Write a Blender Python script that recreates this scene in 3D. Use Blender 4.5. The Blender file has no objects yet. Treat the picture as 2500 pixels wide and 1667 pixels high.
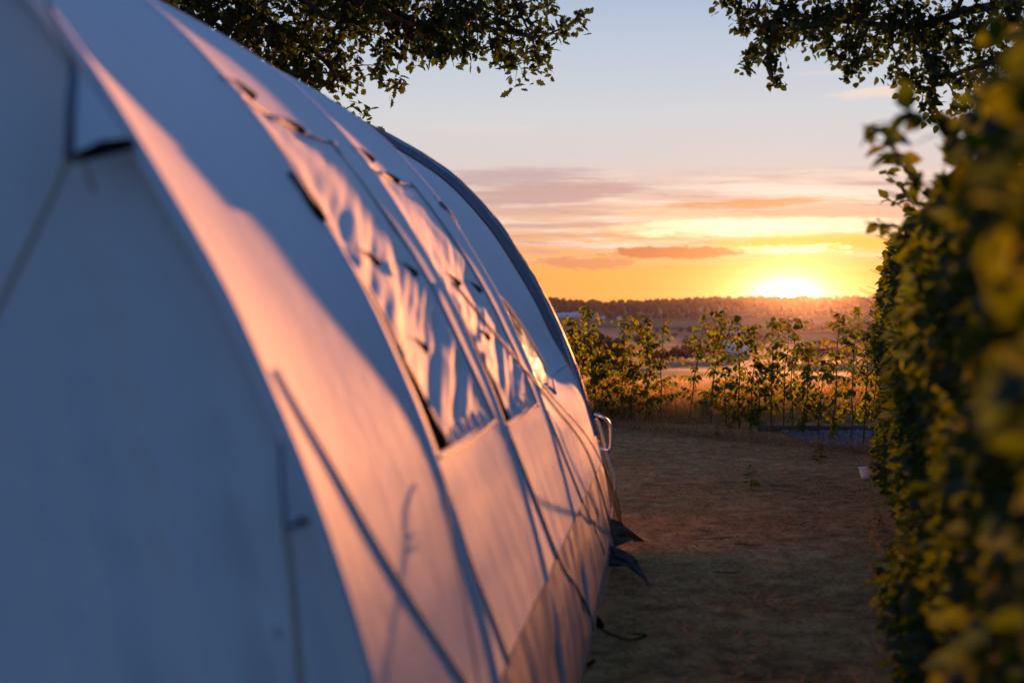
import bpy, math, random
import numpy as np
from mathutils import Vector, Matrix, noise as mn
rnd = random.Random(7); npr = np.random.RandomState(7)
sc = bpy.context.scene; COL = sc.collection
R = math.radians

# ------------------------------------------------------------------ camera
F = 3472.2; H = 1.25; PITCH = math.atan(93.5 / F)
cd = bpy.data.cameras.new('camera'); cam = bpy.data.objects.new('camera', cd); COL.objects.link(cam)
cd.lens = 50; cd.sensor_width = 36; cd.clip_start = 0.05; cd.clip_end = 9000
cam.location = (0, 0, H); cam.rotation_euler = (R(90) - PITCH, 0, 0)
cd.dof.use_dof = True; cd.dof.focus_distance = 12.5; cd.dof.aperture_fstop = 2.3; cd.dof.aperture_blades = 9
sc.camera = cam
sc.view_settings.view_transform = 'Standard'; sc.view_settings.look = 'None'
sc.view_settings.exposure = 1.8; sc.view_settings.gamma = 1.0; sc.view_settings.use_curve_mapping = False
sc.cycles.max_bounces = 7; sc.cycles.diffuse_bounces = 3; sc.cycles.transmission_bounces = 4
sc.cycles.volume_bounces = 1; sc.cycles.transparent_max_bounces = 8; sc.cycles.glossy_bounces = 3
sc.cycles.sample_clamp_indirect = 6.0; sc.cycles.use_denoising = True
EXPF = 3.48   # 2**exposure

SUN_AZ = math.degrees(math.atan((1920 - 1250) / F)); SUN_EL = 1.0

# ------------------------------------------------------------------ node expressions
class X:
    def __init__(s, nt, sock): s.nt = nt; s.s = sock
    def _m(s, op, *o, clamp=False):
        n = s.nt.nodes.new('ShaderNodeMath'); n.operation = op; n.use_clamp = clamp
        for i, v in enumerate((s,) + o):
            if isinstance(v, X): s.nt.links.new(v.s, n.inputs[i])
            else: n.inputs[i].default_value = v
        return X(s.nt, n.outputs[0])
    def __add__(s, o): return s._m('ADD', o)
    def __radd__(s, o): return s._m('ADD', o)
    def __sub__(s, o): return s._m('SUBTRACT', o)
    def __rsub__(s, o): return (s * -1) + o
    def __mul__(s, o): return s._m('MULTIPLY', o)
    def __rmul__(s, o): return s._m('MULTIPLY', o)
    def __truediv__(s, o): return s._m('DIVIDE', o)
    def sstep(s, a, b):
        n = s.nt.nodes.new('ShaderNodeMapRange'); n.interpolation_type = 'SMOOTHSTEP'
        s.nt.links.new(s.s, n.inputs['Value']); n.inputs['From Min'].default_value = a; n.inputs['From Max'].default_value = b
        return X(s.nt, n.outputs['Result'])
    def gauss(s, w): return (s * s * (-1.0 / (w * w)))._m('EXPONENT')
def link(nt, a, b): nt.links.new(a.s if isinstance(a, X) else a, b)
def xyz(nt, x=0, y=0, z=0):
    n = nt.nodes.new('ShaderNodeCombineXYZ')
    for i, v in enumerate((x, y, z)):
        if isinstance(v, X): link(nt, v, n.inputs[i])
        else: n.inputs[i].default_value = v
    return X(nt, n.outputs[0])
def sepxyz(nt, v):
    n = nt.nodes.new('ShaderNodeSeparateXYZ'); link(nt, v, n.inputs[0])
    return [X(nt, o) for o in n.outputs]
def nz(nt, vec, scale=1, detail=3, rough=.5, dist=0):
    n = nt.nodes.new('ShaderNodeTexNoise'); n.inputs['Scale'].default_value = scale
    n.inputs['Detail'].default_value = detail; n.inputs['Roughness'].default_value = rough; n.inputs['Distortion'].default_value = dist
    if vec is not None: link(nt, vec, n.inputs['Vector'])
    return X(nt, n.outputs['Fac'])
def mixc(nt, f, a, b, mode='MIX'):
    n = nt.nodes.new('ShaderNodeMix'); n.data_type = 'RGBA'; n.blend_type = mode; n.clamp_factor = True
    for sock, v in ((n.inputs[0], f), (n.inputs[6], a), (n.inputs[7], b)):
        if isinstance(v, X): link(nt, v, sock)
        elif isinstance(v, (tuple, list)): sock.default_value = tuple(v)[:3] + (1,)
        else: sock.default_value = v
    return X(nt, n.outputs[2])
def ramp(nt, f, stops, interp='LINEAR'):
    n = nt.nodes.new('ShaderNodeValToRGB'); cr = n.color_ramp; cr.interpolation = interp
    while len(cr.elements) < len(stops): cr.elements.new(.5)
    for e, (p, c) in zip(cr.elements, stops): e.position = p; e.color = tuple(c)[:3] + (1,)
    link(nt, f, n.inputs[0]); return X(nt, n.outputs[0])
def lin(r, g, b):
    return tuple(((c / 255) / 12.92 if c / 255 <= .04045 else ((c / 255 + .055) / 1.055) ** 2.4) for c in (r, g, b))

# ------------------------------------------------------------------ sky
world = bpy.data.worlds.new('World'); sc.world = world; world.use_nodes = True
nt = world.node_tree; nt.nodes.clear()
tc = nt.nodes.new('ShaderNodeTexCoord')
dx, dy, dz = sepxyz(nt, X(nt, tc.outputs['Generated']))
az = dx._m('ARCTAN2', dy) * (180 / math.pi)
el = dz._m('ARCSINE') * (180 / math.pi)
def AZ(u): return math.degrees(math.atan((u - 1250) / F))
def EL(v): return math.degrees(math.atan((740 - v) / F))
t = (el / 90)._m('POWER', .5)          # finer steps close to the horizon
t = (el._m('MAXIMUM', 0) / 90)._m('POWER', .5)
def st(e, c): return (math.sqrt(e / 90), c)
sunside = ramp(nt, t, [st(0, lin(253, 166, 74)), st(1.2, lin(252, 176, 92)), st(2.4, lin(240, 178, 130)), st(4.0, lin(230, 192, 172)), st(5.5, lin(221, 208, 204)),
                       st(7.5, lin(212, 213, 216)), st(10, lin(193, 204, 219)), st(12.5, lin(172, 188, 214)), st(25, (.20, .31, .56)), st(50, (.065, .175, .45)), st(90, (.045, .15, .42))])
farside = ramp(nt, t, [st(0, (.10, .23, .45)), st(6, (.14, .30, .57)), st(15, (.13, .32, .70)), st(40, (.075, .21, .55)), st(90, (.045, .15, .42))])
cosd = (az - SUN_AZ) * (math.pi / 180); cosd = cosd._m('COSINE')
sky = mixc(nt, cosd.sstep(-.25, .95), farside, sunside)
# clouds near the setting sun
warp = nz(nt, xyz(nt, az * .22, el * 1.1, 3.0), 1, 4, .55) - .5
az2 = az + warp * 2.2; el2 = el + warp * .55
glow_a = (az - SUN_AZ) * .55; glow_e = el - .30
gd = (glow_a * glow_a + glow_e * glow_e)._m('SQRT')
heat = gd.gauss(3.2)                   # nearness to the sun
streak = nz(nt, xyz(nt, az2 * .10, el2 * 2.1, 7.0), 1, 7, .66)
streak2 = nz(nt, xyz(nt, az2 * .16 + 5.0, el2 * 5.0, 1.0), 1, 7, .68)
belt = el.sstep(1.5, 2.3) * (1 - el.sstep(4.6, 5.6))
lightc = mixc(nt, heat, lin(247, 222, 205), (1.7, 1.25, .72))
darkc = mixc(nt, heat, lin(198, 158, 150), (1.0, .47, .10))
darkc = mixc(nt, el.sstep(3.4, 5.0), darkc, lin(190, 165, 170))
sky = mixc(nt, belt * streak.sstep(.44, .64) * .85, sky, lightc)
sky = mixc(nt, belt * streak2.sstep(.49, .62) * .75, sky, darkc)
edge = nz(nt, xyz(nt, az * 1.0, el * 4.2, 11.0), 1, 7, .68, .3) * 1.7 - .85
wisp = nz(nt, xyz(nt, az * .30 + el * .3, el * 6.5, 2.0), 1, 6, .62, .2) * 1.5 - .75
puff = nz(nt, xyz(nt, az * 2.6, el * 5.0, 21.0), 1, 5, .65) - .5
def cloud(u0, u1, v0, v1, col, a=1.0, soft=.6, rag=.5, wis=.0, tilt=0.0):
    global sky
    ac, ec = AZ((u0 + u1) / 2), EL((v0 + v1) / 2); ra = abs(AZ(u1) - AZ(u0)) / 2; re = abs(EL(v0) - EL(v1)) / 2
    p = (az - ac + warp * 1.2) / ra; q = (el - ec - (az - ac) * tilt + warp * .25 + puff * .35 * rag) / re
    m = 1 - (p * p + q * q) + edge * (rag * 2) + wisp * (wis * 2)
    sky = mixc(nt, m.sstep(0, soft) * a, sky, col)
mauve = lin(196, 168, 170); mauve2 = lin(202, 164, 158)
cloud(1000, 1500, 405, 462, mauve, .8, .9, .3, .5, .02)
cloud(1080, 1620, 440, 505, mauve2, .85, .8, .3, .6, .07)
cloud(1150, 1480, 500, 525, mauve2, .5, .9, .3, .6, .05)
cloud(1250, 2050, 545, 600, lin(240, 176, 120), .75, 1.1, .6, .6)
cloud(1480, 1780, 500, 545, lin(246, 205, 165), .6, .8, .5, .7)
cloud(1540, 2240, 452, 486, lin(254, 238, 225), .65, .9, .2, 1.0, -.03)
cloud(1580, 2040, 486, 516, lin(226, 158, 108), .8, .8, .45, .9, .03)
cloud(1430, 2300, 528, 590, (1.6, 1.28, .80), .9, 1.2, .5, .5)
cloud(1700, 2350, 570, 622, lin(255, 190, 75), .8, .9, .6, .3)
cloud(1465, 1830, 600, 634, lin(208, 126, 90), 1.0, .35, .75, .2)
cloud(1290, 1560, 628, 660, lin(220, 144, 106), .8, .4, 1.1, .3)
cloud(1560, 1830, 650, 672, lin(250, 175, 85), .7, .5, .8, .3)
cloud(1830, 2080, 600, 622, (1.9, 1.45, .70), .7, .5, 1.6, .8)
cloud(2000, 2300, 228, 262, lin(244, 222, 206), .8, .9, .5, .7, .02)
cloud(1910, 2110, 186, 200, lin(228, 216, 214), .45, .9, .5, .7)
cloud(2040, 2260, 424, 438, lin(250, 220, 190), .8, .9, .3, .3, .06)
cloud(1000, 1350, 300, 330, lin(228, 214, 214), .45, .9, .4, .7)
# the sun's own light in the sky
def addc(base, f, col):
    c = mixc(nt, 1.0, xyz(nt, f, f, f), col, 'MULTIPLY'); n = nt.nodes.new('ShaderNodeMix'); return mixc(nt, 1.0, base, c, 'ADD')
sky = addc(sky, gd.gauss(3.9), (.34, .14, .015)); sky = addc(sky, gd.gauss(1.7) * (streak2 * 1.5 + .2), (.75, .55, .22)); sky = addc(sky, gd.gauss(.68) * (streak * .8 + .7), (2.4, 2.0, 1.2))
sd2 = (az - SUN_AZ); sdist = (sd2 * sd2 + (el - .20) * (el - .20))._m('SQRT')
sky = addc(sky, 1 - sdist.sstep(.26, .36), (60, 50, 34))
nish = nt.nodes.new('ShaderNodeTexSky'); nish.sky_type = 'NISHITA'; nish.sun_disc = False
nish.sun_elevation = R(SUN_EL); nish.sun_rotation = R(SUN_AZ); nish.altitude = 150; nish.dust_density = 1.5; nish.ozone_density = 2.0
bg1 = nt.nodes.new('ShaderNodeBackground'); link(nt, sky, bg1.inputs[0]); bg1.inputs[1].default_value = 1.0 / EXPF
bg2 = nt.nodes.new('ShaderNodeBackground'); nt.links.new(nish.outputs[0], bg2.inputs[0]); bg2.inputs[1].default_value = .001
ads = nt.nodes.new('ShaderNodeAddShader'); nt.links.new(bg1.outputs[0], ads.inputs[0]); nt.links.new(bg2.outputs[0], ads.inputs[1])
wo = nt.nodes.new('ShaderNodeOutputWorld'); nt.links.new(ads.outputs[0], wo.inputs[0])
world.cycles.sampling_method = 'MANUAL'; world.cycles.sample_map_resolution = 2048

# ------------------------------------------------------------------ sun
sl = bpy.data.lights.new('sun', 'SUN'); so = bpy.data.objects.new('sun', sl); COL.objects.link(so)
sl.energy = 4.7; sl.angle = R(1.0); sl.color = (1.0, .335, .10)
SAZ = SUN_AZ + .7
sdir = Vector((math.sin(R(SAZ)) * math.cos(R(SUN_EL)), math.cos(R(SAZ)) * math.cos(R(SUN_EL)), math.sin(R(SUN_EL))))
so.rotation_euler = sdir.to_track_quat('Z', 'Y').to_euler()

# ------------------------------------------------------------------ helpers
def ray(u, v):
    x = (u - 1250) / F; z = -(v - 833.5) / F; c, s = math.cos(PITCH), math.sin(PITCH)
    return Vector((x, c + z * s, -s + z * c))
def at_y(u, v, y):
    r = ray(u, v); return Vector((0, 0, H)) + r * (y / r.y)
def at_z(u, v, z=0):
    r = ray(u, v); return Vector((0, 0, H)) + r * ((z - H) / r.z)
def tag(o, label=None, cat=None, group=None, kind=None):
    if label: o['label'] = label
    if cat: o['category'] = cat
    if group: o['group'] = group
    if kind: o['kind'] = kind
    return o
def empty(name, loc=(0, 0, 0)):
    o = bpy.data.objects.new(name, None); o.location = loc; o.empty_display_size = .1; COL.objects.link(o); return o
def link_mesh(name, me, mat=None, parent=None, loc=None):
    if mat and not me.materials: me.materials.append(mat)
    o = bpy.data.objects.new(name, me); COL.objects.link(o)
    if parent:
        o.parent = parent; o.matrix_parent_inverse = Matrix.Translation(-parent.location) if parent.type == 'EMPTY' and not parent.parent else Matrix.Identity(4)
    if loc is not None: o.location = loc
    return o
def fast_mesh(name, V, Fs, smooth=True):
    """V (n,3); Fs (m,k) all faces alike"""
    V = np.asarray(V, dtype=np.float32); Fs = np.asarray(Fs, dtype=np.int32); m, k = Fs.shape
    me = bpy.data.meshes.new(name); me.vertices.add(len(V)); me.vertices.foreach_set('co', V.ravel())
    me.loops.add(m * k); me.loops.foreach_set('vertex_index', Fs.ravel())
    me.polygons.add(m); me.polygons.foreach_set('loop_start', np.arange(0, m * k, k, dtype=np.int32))
    me.update(calc_edges=True)
    me.polygons.foreach_set('use_smooth', np.full(m, smooth)); me.validate(); return me
class MB:
    def __init__(s): s.v = []; s.f = []
    def grid(s, P, closed=False):
        """P: list of rows of points"""
        b = len(s.v); nr = len(P); nc = len(P[0])
        for r in P: s.v += [tuple(p) for p in r]
        for i in range(nr - 1):
            for j in range(nc if closed else nc - 1):
                j2 = (j + 1) % nc
                s.f.append((b + i * nc + j, b + i * nc + j2, b + (i + 1) * nc + j2, b + (i + 1) * nc + j))
        return s
    def tube(s, pts, rad, n=6, cap=True):
        pts = [Vector(p) for p in pts]; rows = []
        up = Vector((.13, .21, .97)); m = len(pts)
        for i, p in enumerate(pts):
            d = (pts[min(i + 1, m - 1)] - pts[max(i - 1, 0)]); d.normalize() if d.length else None
            a = d.cross(up)
            if a.length < .05: a = d.cross(Vector((1, 0, 0)))
            a.normalize(); b = d.cross(a); r = rad[i] if isinstance(rad, (list, tuple)) else rad
            rows.append([p + (a * math.cos(2 * math.pi * k / n) + b * math.sin(2 * math.pi * k / n)) * r for k in range(n)])
        bb = len(s.v); s.grid(rows, True)
        if cap: s.f.append(tuple(bb + k for k in range(n))[::-1]); s.f.append(tuple(bb + (m - 1) * n + k for k in range(n)))
        return s
    def box(s, c, d, rz=0):
        b = len(s.v); M = Matrix.Rotation(rz, 3, 'Z')
        for i in range(8):
            q = M @ Vector(((i & 1 or -1) * d[0] / 2 if not i & 1 else d[0] / 2, (d[1] / 2 if i & 2 else -d[1] / 2), (d[2] / 2 if i & 4 else -d[2] / 2)))
            if not i & 1: q = M @ Vector((-d[0] / 2, (d[1] / 2 if i & 2 else -d[1] / 2), (d[2] / 2 if i & 4 else -d[2] / 2)))
            s.v.append(tuple(Vector(c) + q))
        for f in ((0, 2, 3, 1), (4, 5, 7, 6), (0, 1, 5, 4), (2, 6, 7, 3), (0, 4, 6, 2), (1, 3, 7, 5)): s.f.append(tuple(b + k for k in f))
        return s
    def build(s, name, mat, parent=None, smooth=True):
        me = bpy.data.meshes.new(name); me.from_pydata(s.v, [], s.f); me.update()
        if smooth:
            for p in me.polygons: p.use_smooth = True
        return link_mesh(name, me, mat, parent)
def curve(pts, n=8):
    """catmull-rom through pts"""
    pts = [Vector(p) for p in pts]; out = []
    for i in range(len(pts) - 1):
        p0 = pts[max(i - 1, 0)]; p1 = pts[i]; p2 = pts[i + 1]; p3 = pts[min(i + 2, len(pts) - 1)]
        for k in range(n):
            t = k / n
            out.append(.5 * ((2 * p1) + (p2 - p0) * t + (2 * p0 - 5 * p1 + 4 * p2 - p3) * t * t + (3 * p1 - p0 - 3 * p2 + p3) * t ** 3))
    out.append(pts[-1]); return out

# ------------------------------------------------------------------ materials
def base_mat(name):
    m = bpy.data.materials.new(name); m.use_nodes = True; nt = m.node_tree; nt.nodes.clear()
    out = nt.nodes.new('ShaderNodeOutputMaterial'); return m, nt, out
def pmat(name, c1, c2=None, scale=8, rough=.75, metal=0, bump=.0, bscale=60, spec=.5, sheen=0, stretch=(1, 1, 1), detail=4):
    m, nt, out = base_mat(name); b = nt.nodes.new('ShaderNodeBsdfPrincipled')
    tc = nt.nodes.new('ShaderNodeTexCoord'); mp = nt.nodes.new('ShaderNodeMapping'); mp.inputs['Scale'].default_value = stretch
    nt.links.new(tc.outputs['Object'], mp.inputs[0]); vec = X(nt, mp.outputs[0])
    if c2 is None: b.inputs['Base Color'].default_value = c1 + (1,)
    else: link(nt, mixc(nt, nz(nt, vec, scale, detail, .6).sstep(.3, .7), c1, c2), b.inputs['Base Color'])
    b.inputs['Roughness'].default_value = rough; b.inputs['Metallic'].default_value = metal
    b.inputs['Specular IOR Level'].default_value = spec; b.inputs['Sheen Weight'].default_value = sheen
    if bump:
        bp = nt.nodes.new('ShaderNodeBump'); bp.inputs['Strength'].default_value = bump; bp.inputs['Distance'].default_value = .01
        link(nt, nz(nt, vec, bscale, 4, .6), bp.inputs['Height']); nt.links.new(bp.outputs[0], b.inputs['Normal'])
    nt.links.new(b.outputs[0], out.inputs[0]); return m
def leaf_mat(name, cols, trans=.5, tcol=None, gloss=.06):
    m, nt, out = base_mat(name)
    g = nt.nodes.new('ShaderNodeNewGeometry'); oi = nt.nodes.new('ShaderNodeObjectInfo')
    r = (X(nt, g.outputs['Random Per Island']) * .5 + X(nt, oi.outputs['Random']) * 1.0)._m('FRACT')
    c = ramp(nt, r, [(i / max(1, len(cols) - 1), c) for i, c in enumerate(cols)])
    tc2 = mixc(nt, 1.0, c, tcol or (1, 1, 1), 'MULTIPLY')
    d = nt.nodes.new('ShaderNodeBsdfDiffuse'); link(nt, c, d.inputs[0])
    tr = nt.nodes.new('ShaderNodeBsdfTranslucent'); link(nt, tc2, tr.inputs[0])
    mx = nt.nodes.new('ShaderNodeMixShader'); mx.inputs[0].default_value = trans
    nt.links.new(d.outputs[0], mx.inputs[1]); nt.links.new(tr.outputs[0], mx.inputs[2])
    gl = nt.nodes.new('ShaderNodeBsdfGlossy'); gl.inputs['Roughness'].default_value = .42; gl.inputs[0].default_value = (.8, .8, .8, 1)
    mx2 = nt.nodes.new('ShaderNodeMixShader'); mx2.inputs[0].default_value = gloss
    nt.links.new(mx.outputs[0], mx2.inputs[1]); nt.links.new(gl.outputs[0], mx2.inputs[2]); nt.links.new(mx2.outputs[0], out.inputs[0])
    return m
def canvas_mat(name, c1, c2, rough=.8, dirt=0.0):
    m, nt, out = base_mat(name); b = nt.nodes.new('ShaderNodeBsdfPrincipled')
    tc = nt.nodes.new('ShaderNodeTexCoord'); vec = X(nt, tc.outputs['Object'])
    f = nz(nt, vec, 1.7, 5, .6).sstep(.25, .75)
    c = mixc(nt, f, c1, c2)
    spots = nz(nt, vec, 26, 2, .4).sstep(.765, .80)
    c = mixc(nt, spots * .55, c, (.22, .17, .15))
    if dirt:
        _, _, z = sepxyz(nt, vec); k = nz(nt, vec, 5, 5, .65)
        c = mixc(nt, ((.52 - z)._m('MAXIMUM', 0) * 2.2 * k).sstep(.05, .8) * dirt, c, (.20, .15, .12))
    link(nt, c, b.inputs['Base Color']); b.inputs['Roughness'].default_value = rough
    b.inputs['Specular IOR Level'].default_value = .12
    bp = nt.nodes.new('ShaderNodeBump'); bp.inputs['Strength'].default_value = .25; bp.inputs['Distance'].default_value = .004
    link(nt, nz(nt, vec, 240, 2, .5) * .35 + nz(nt, vec, 9, 4, .6) * 2.4, bp.inputs['Height']); nt.links.new(bp.outputs[0], b.inputs['Normal'])
    tr = nt.nodes.new('ShaderNodeBsdfTranslucent'); tr.inputs[0].default_value = (.5, .45, .38, 1)
    mx = nt.nodes.new('ShaderNodeMixShader'); mx.inputs[0].default_value = .06
    nt.links.new(b.outputs[0], mx.inputs[1]); nt.links.new(tr.outputs[0], mx.inputs[2]); nt.links.new(mx.outputs[0], out.inputs[0])
    return m
M_canvas = canvas_mat('tent_canvas', (.66, .64, .63), (.60, .585, .58), dirt=.5)
M_flap = canvas_mat('flap_canvas', (.66, .63, .60), (.62, .59, .57), rough=.85)
M_mud = canvas_mat('mud_wall_canvas', (.43, .37, .35), (.35, .30, .28), rough=.5, dirt=.7)
M_hood = pmat('hood_fabric', (.085, .095, .125), (.11, .12, .15), 3, .7, bump=.3, bscale=14, stretch=(1, 1, 1))
M_black = pmat('black_webbing', (.008, .008, .009), (.013, .013, .013), 30, .9, spec=.0)
M_pipe = pmat('seam_tape', (.30, .29, .30), (.36, .34, .34), 12, .7)
M_rope = pmat('guy_rope', (.30, .18, .10), (.36, .21, .11), 40, .6, bump=.4, bscale=200)
M_rope2 = pmat('grey_guy_rope', (.10, .09, .085), (.16, .13, .11), 40, .6, bump=.4, bscale=200)
M_alu = pmat('brushed_tube', (.62, .64, .68), (.5, .52, .56), 20, .28, metal=1)
M_red = pmat('red_ferrule', (.35, .02, .02), (.25, .02, .02), 20, .5)
M_ground_sheet = pmat('dark_ground_sheet', (.085, .060, .052), (.12, .085, .07), 9, .8, bump=.3, bscale=25, spec=.1)
M_bark = pmat('dark_bark', (.045, .030, .020), (.085, .055, .035), 18, .9, bump=.6, bscale=60)
M_post = pmat('weathered_post', (.045, .030, .020), (.085, .058, .04), 14, .9, bump=.6, bscale=50, stretch=(3, 3, .6))
M_beech = leaf_mat('sapling_leaf', [(.024, .040, .003), (.036, .056, .004), (.060, .076, .005), (.052, .056, .004), (.07, .046, .005)], .58, (3.0, 3.0, .4), .02)
M_hedge = leaf_mat('hedge_leaf', [(.012, .024, .004), (.02, .034, .005), (.036, .048, .006), (.022, .034, .005), (.05, .044, .006)], .54, (2.9, 2.8, .28), .02)
M_oak = leaf_mat('oak_leaf', [(.014, .026, .008), (.02, .034, .009), (.03, .044, .010), (.035, .04, .010)], .35, (1.6, 2.0, .6), .015)
M_birch = leaf_mat('round_leaf', [(.016, .030, .008), (.024, .042, .009), (.038, .052, .010)], .35, (1.6, 2.0, .6), .015)
M_far = leaf_mat('far_foliage', [(.030, .034, .016), (.042, .042, .018), (.055, .048, .02)], .25, (1.2, 1, .6), .0)
M_wood = leaf_mat('woodland_foliage', [(.014, .017, .014), (.022, .022, .016)], .04, (1.1, 1, .7), 0)
M_straw = leaf_mat('dry_grass', [(.19, .12, .05), (.36, .225, .105), (.56, .37, .19), (.12, .08, .03), (.27, .16, .065)], .35, (1.4, 1.1, .8), .02)
M_gold = leaf_mat('golden_grass', [(.19, .13, .05), (.27, .185, .07), (.14, .105, .04), (.10, .09, .03)], .6, (1.5, 1.3, .8), .02)
M_stone = pmat('gravel_stone', (.16, .16, .18), (.27, .26, .28), 9, .8, bump=.3)
M_white = pmat('white_render', (.7, .68, .66), (.6, .58, .57), 2, .7)
M_roof = pmat('pale_roof', (.55, .56, .60), (.46, .48, .53), 1, .6)
M_wall = pmat('barn_wall', (.30, .25, .22), (.22, .19, .17), 1, .8)
M_glassd = pmat('dark_pane', (.02, .025, .03), None, rough=.1)

# ground
def ground_mat():
    m, nt, out = base_mat('ground_surface'); b = nt.nodes.new('ShaderNodeBsdfPrincipled')
    tc = nt.nodes.new('ShaderNodeTexCoord'); P = X(nt, tc.outputs['Object']); x, y, z = sepxyz(nt, P)
    big = nz(nt, P, .8, 4, .6); mid = nz(nt, P, 7, 5, .65); fine = nz(nt, xyz(nt, x * 60, y * 60, 0), 1, 4, .7)
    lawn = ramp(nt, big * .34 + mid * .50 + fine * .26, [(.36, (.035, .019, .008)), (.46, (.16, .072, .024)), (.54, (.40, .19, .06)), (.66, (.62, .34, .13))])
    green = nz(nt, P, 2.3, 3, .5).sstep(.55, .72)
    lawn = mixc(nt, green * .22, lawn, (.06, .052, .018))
    vo = nt.nodes.new('ShaderNodeTexVoronoi'); vo.inputs['Scale'].default_value = 1; vo.inputs['Randomness'].default_value = .8
    w = nz(nt, xyz(nt, x * .004, y * .004, 0), 1, 2) * .5
    link(nt, xyz(nt, x * .0036 + w, y * .0052 + w, 0), vo.inputs['Vector'])
    r, g_, b_ = sepxyz(nt, X(nt, vo.outputs['Color']))
    field = ramp(nt, r, [(0, (.035, .042, .016)), (.25, (.15, .105, .05)), (.45, (.045, .045, .02)), (.6, (.20, .14, .07)), (.8, (.08, .06, .035)), (1, (.055, .055, .022))], 'CONSTANT')
    rows = nz(nt, xyz(nt, x * .02, y * .35, 0), 1, 3) ; field = mixc(nt, rows.sstep(.4, .7) * .3, field, (.16, .12, .08))
    link(nt, mixc(nt, y.sstep(19, 40), lawn, field), b.inputs['Base Color']); b.inputs['Roughness'].default_value = .95
    b.inputs['Specular IOR Level'].default_value = .1
    bp = nt.nodes.new('ShaderNodeBump'); bp.inputs['Strength'].default_value = .9; bp.inputs['Distance'].default_value = .02
    link(nt, mid * .6 + fine * .5, bp.inputs['Height']); nt.links.new(bp.outputs[0], b.inputs['Normal'])
    nt.links.new(b.outputs[0], out.inputs[0]); return m
PY = [-1e5, 15.5, 19, 30, 60, 150, 300, 600, 1000, 1600, 2200, 2800, 3200, 3600]
PZ = [0, 0, -.12, -1.8, -6, -12, -15.5, -23, -27, -26, -21, -7, .5, -3]
def hgt(x, y):
    z = float(np.interp(y, PY, PZ))
    if y > 900:
        k = min(1, (y - 900) / 1800)
        z += k * (6 * mn.noise(Vector((x / 900, y / 900, 3))) + 7.5 * math.exp(-((x - 560) / 330) ** 2) - 5 * math.exp(-((x - 230) / 130) ** 2) + 3 * math.exp(-((x - 80) / 70) ** 2) + 3 * math.exp(-((x - 900) / 150) ** 2))
    elif y > 40: z += 1.2 * mn.noise(Vector((x / 60, y / 60, 1))) * min(1, (y - 40) / 60)
    if -3 < y < 20:
        z += .012 * mn.noise(Vector((x * 1.3, y * 1.3, 0))) + .010 * mn.noise(Vector((x * 5, y * 5, 4)))
    return z
ys = [-3400, -1500, -600, -200, -80, -30, -12, -5] + list(np.arange(-3, 17, .1)) + list(np.arange(17, 30, .6)) + list(np.geomspace(30, 3500, 90))
xs = sorted([-v for v in np.geomspace(3.3, 3500, 48)]) + list(np.arange(-3.2, 5.2, .1)) + list(np.geomspace(5.3, 3500, 50))
V = [(x, y, hgt(x, y)) for y in ys for x in xs]; nc = len(xs); nr = len(ys)
ii = np.arange(nr - 1)[:, None] * nc + np.arange(nc - 1)[None, :]; ii = ii.ravel()
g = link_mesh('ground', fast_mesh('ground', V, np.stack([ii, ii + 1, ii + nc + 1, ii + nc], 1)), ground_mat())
tag(g, kind='structure')

# ------------------------------------------------------------------ haze
hz = MB().box((0, 0, -5.5), (7300, 7300, 55)); m, nt, out = base_mat('haze_air')
vols = []
for col, dens, g in (((.82, .76, .84, 1), .000018, .15), ((.95, .8, .6, 1), .0000007, .96)):      # an even haze, and a forward-scattering part added for the glow round the sun
    pv = nt.nodes.new('ShaderNodeVolumePrincipled'); pv.inputs['Color'].default_value = col
    pv.inputs['Density'].default_value = dens; pv.inputs['Anisotropy'].default_value = g; vols.append(pv)
av = nt.nodes.new('ShaderNodeAddShader'); nt.links.new(vols[0].outputs[0], av.inputs[0]); nt.links.new(vols[1].outputs[0], av.inputs[1])
nt.links.new(av.outputs[0], out.inputs['Volume'])
HZ = hz.build('haze', m, None, False); tag(HZ, kind='stuff')

# ------------------------------------------------------------------ instanced leaves
def leaf_template(L, W, fold=.25, droop=.15, pts=None):
    """a simple pointed leaf along +Y, folded at its midrib"""
    prof = pts or [(0, 0), (.18, .62), (.42, 1), (.7, .72), (1, 0)]
    V = []; F_ = []
    for (a, w) in prof:
        y = a * L; zz = -droop * L * a * a
        V += [(-w * W / 2, y, zz + fold * w * W / 2), (0, y, zz), (w * W / 2, y, zz + fold * w * W / 2)]
    for i in range(len(prof) - 1):
        b = i * 3
        F_ += [(b, b + 1, b + 4, b + 3), (b + 1, b + 2, b + 5, b + 4)]
    return np.array(V), np.array(F_)
T_beech = [leaf_template(1, .62), leaf_template(1, .55, .35, .3), leaf_template(1, .68, .1, .05)]
T_round = [leaf_template(1, .80, .15, .1, [(0, 0), (.15, .75), (.4, 1), (.7, .75), (1, 0)]), leaf_template(1, .7, .3, .25, [(0, 0), (.15, .75), (.4, 1), (.7, .7), (1, 0)])]
OAK = [(0, .05), (.2, .30), (.28, .72), (.36, .42), (.5, 1.0), (.6, .5), (.74, .82), (.84, .42), (1, .12)]
T_oak = [leaf_template(1, .72, .1, .1, OAK), leaf_template(1, .65, .3, .3, OAK)]
T_blade = [leaf_template(1, .05, .1, .3, [(0, 1), (.5, .8), (1, .0)])]
def rot_from(dirv, roll):
    """(n,3) leaf axis + roll -> (n,3,3)"""
    d = dirv / np.linalg.norm(dirv, axis=1, keepdims=True)
    up = np.tile([0.03, 0.02, 1.0], (len(d), 1)); a = np.cross(d, up); a /= np.maximum(np.linalg.norm(a, axis=1, keepdims=True), 1e-5); b = np.cross(a, d)
    c, s = np.cos(roll)[:, None], np.sin(roll)[:, None]
    x = a * c + b * s; z = np.cross(x, d)
    return np.stack([x, d, z], 2)
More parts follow.
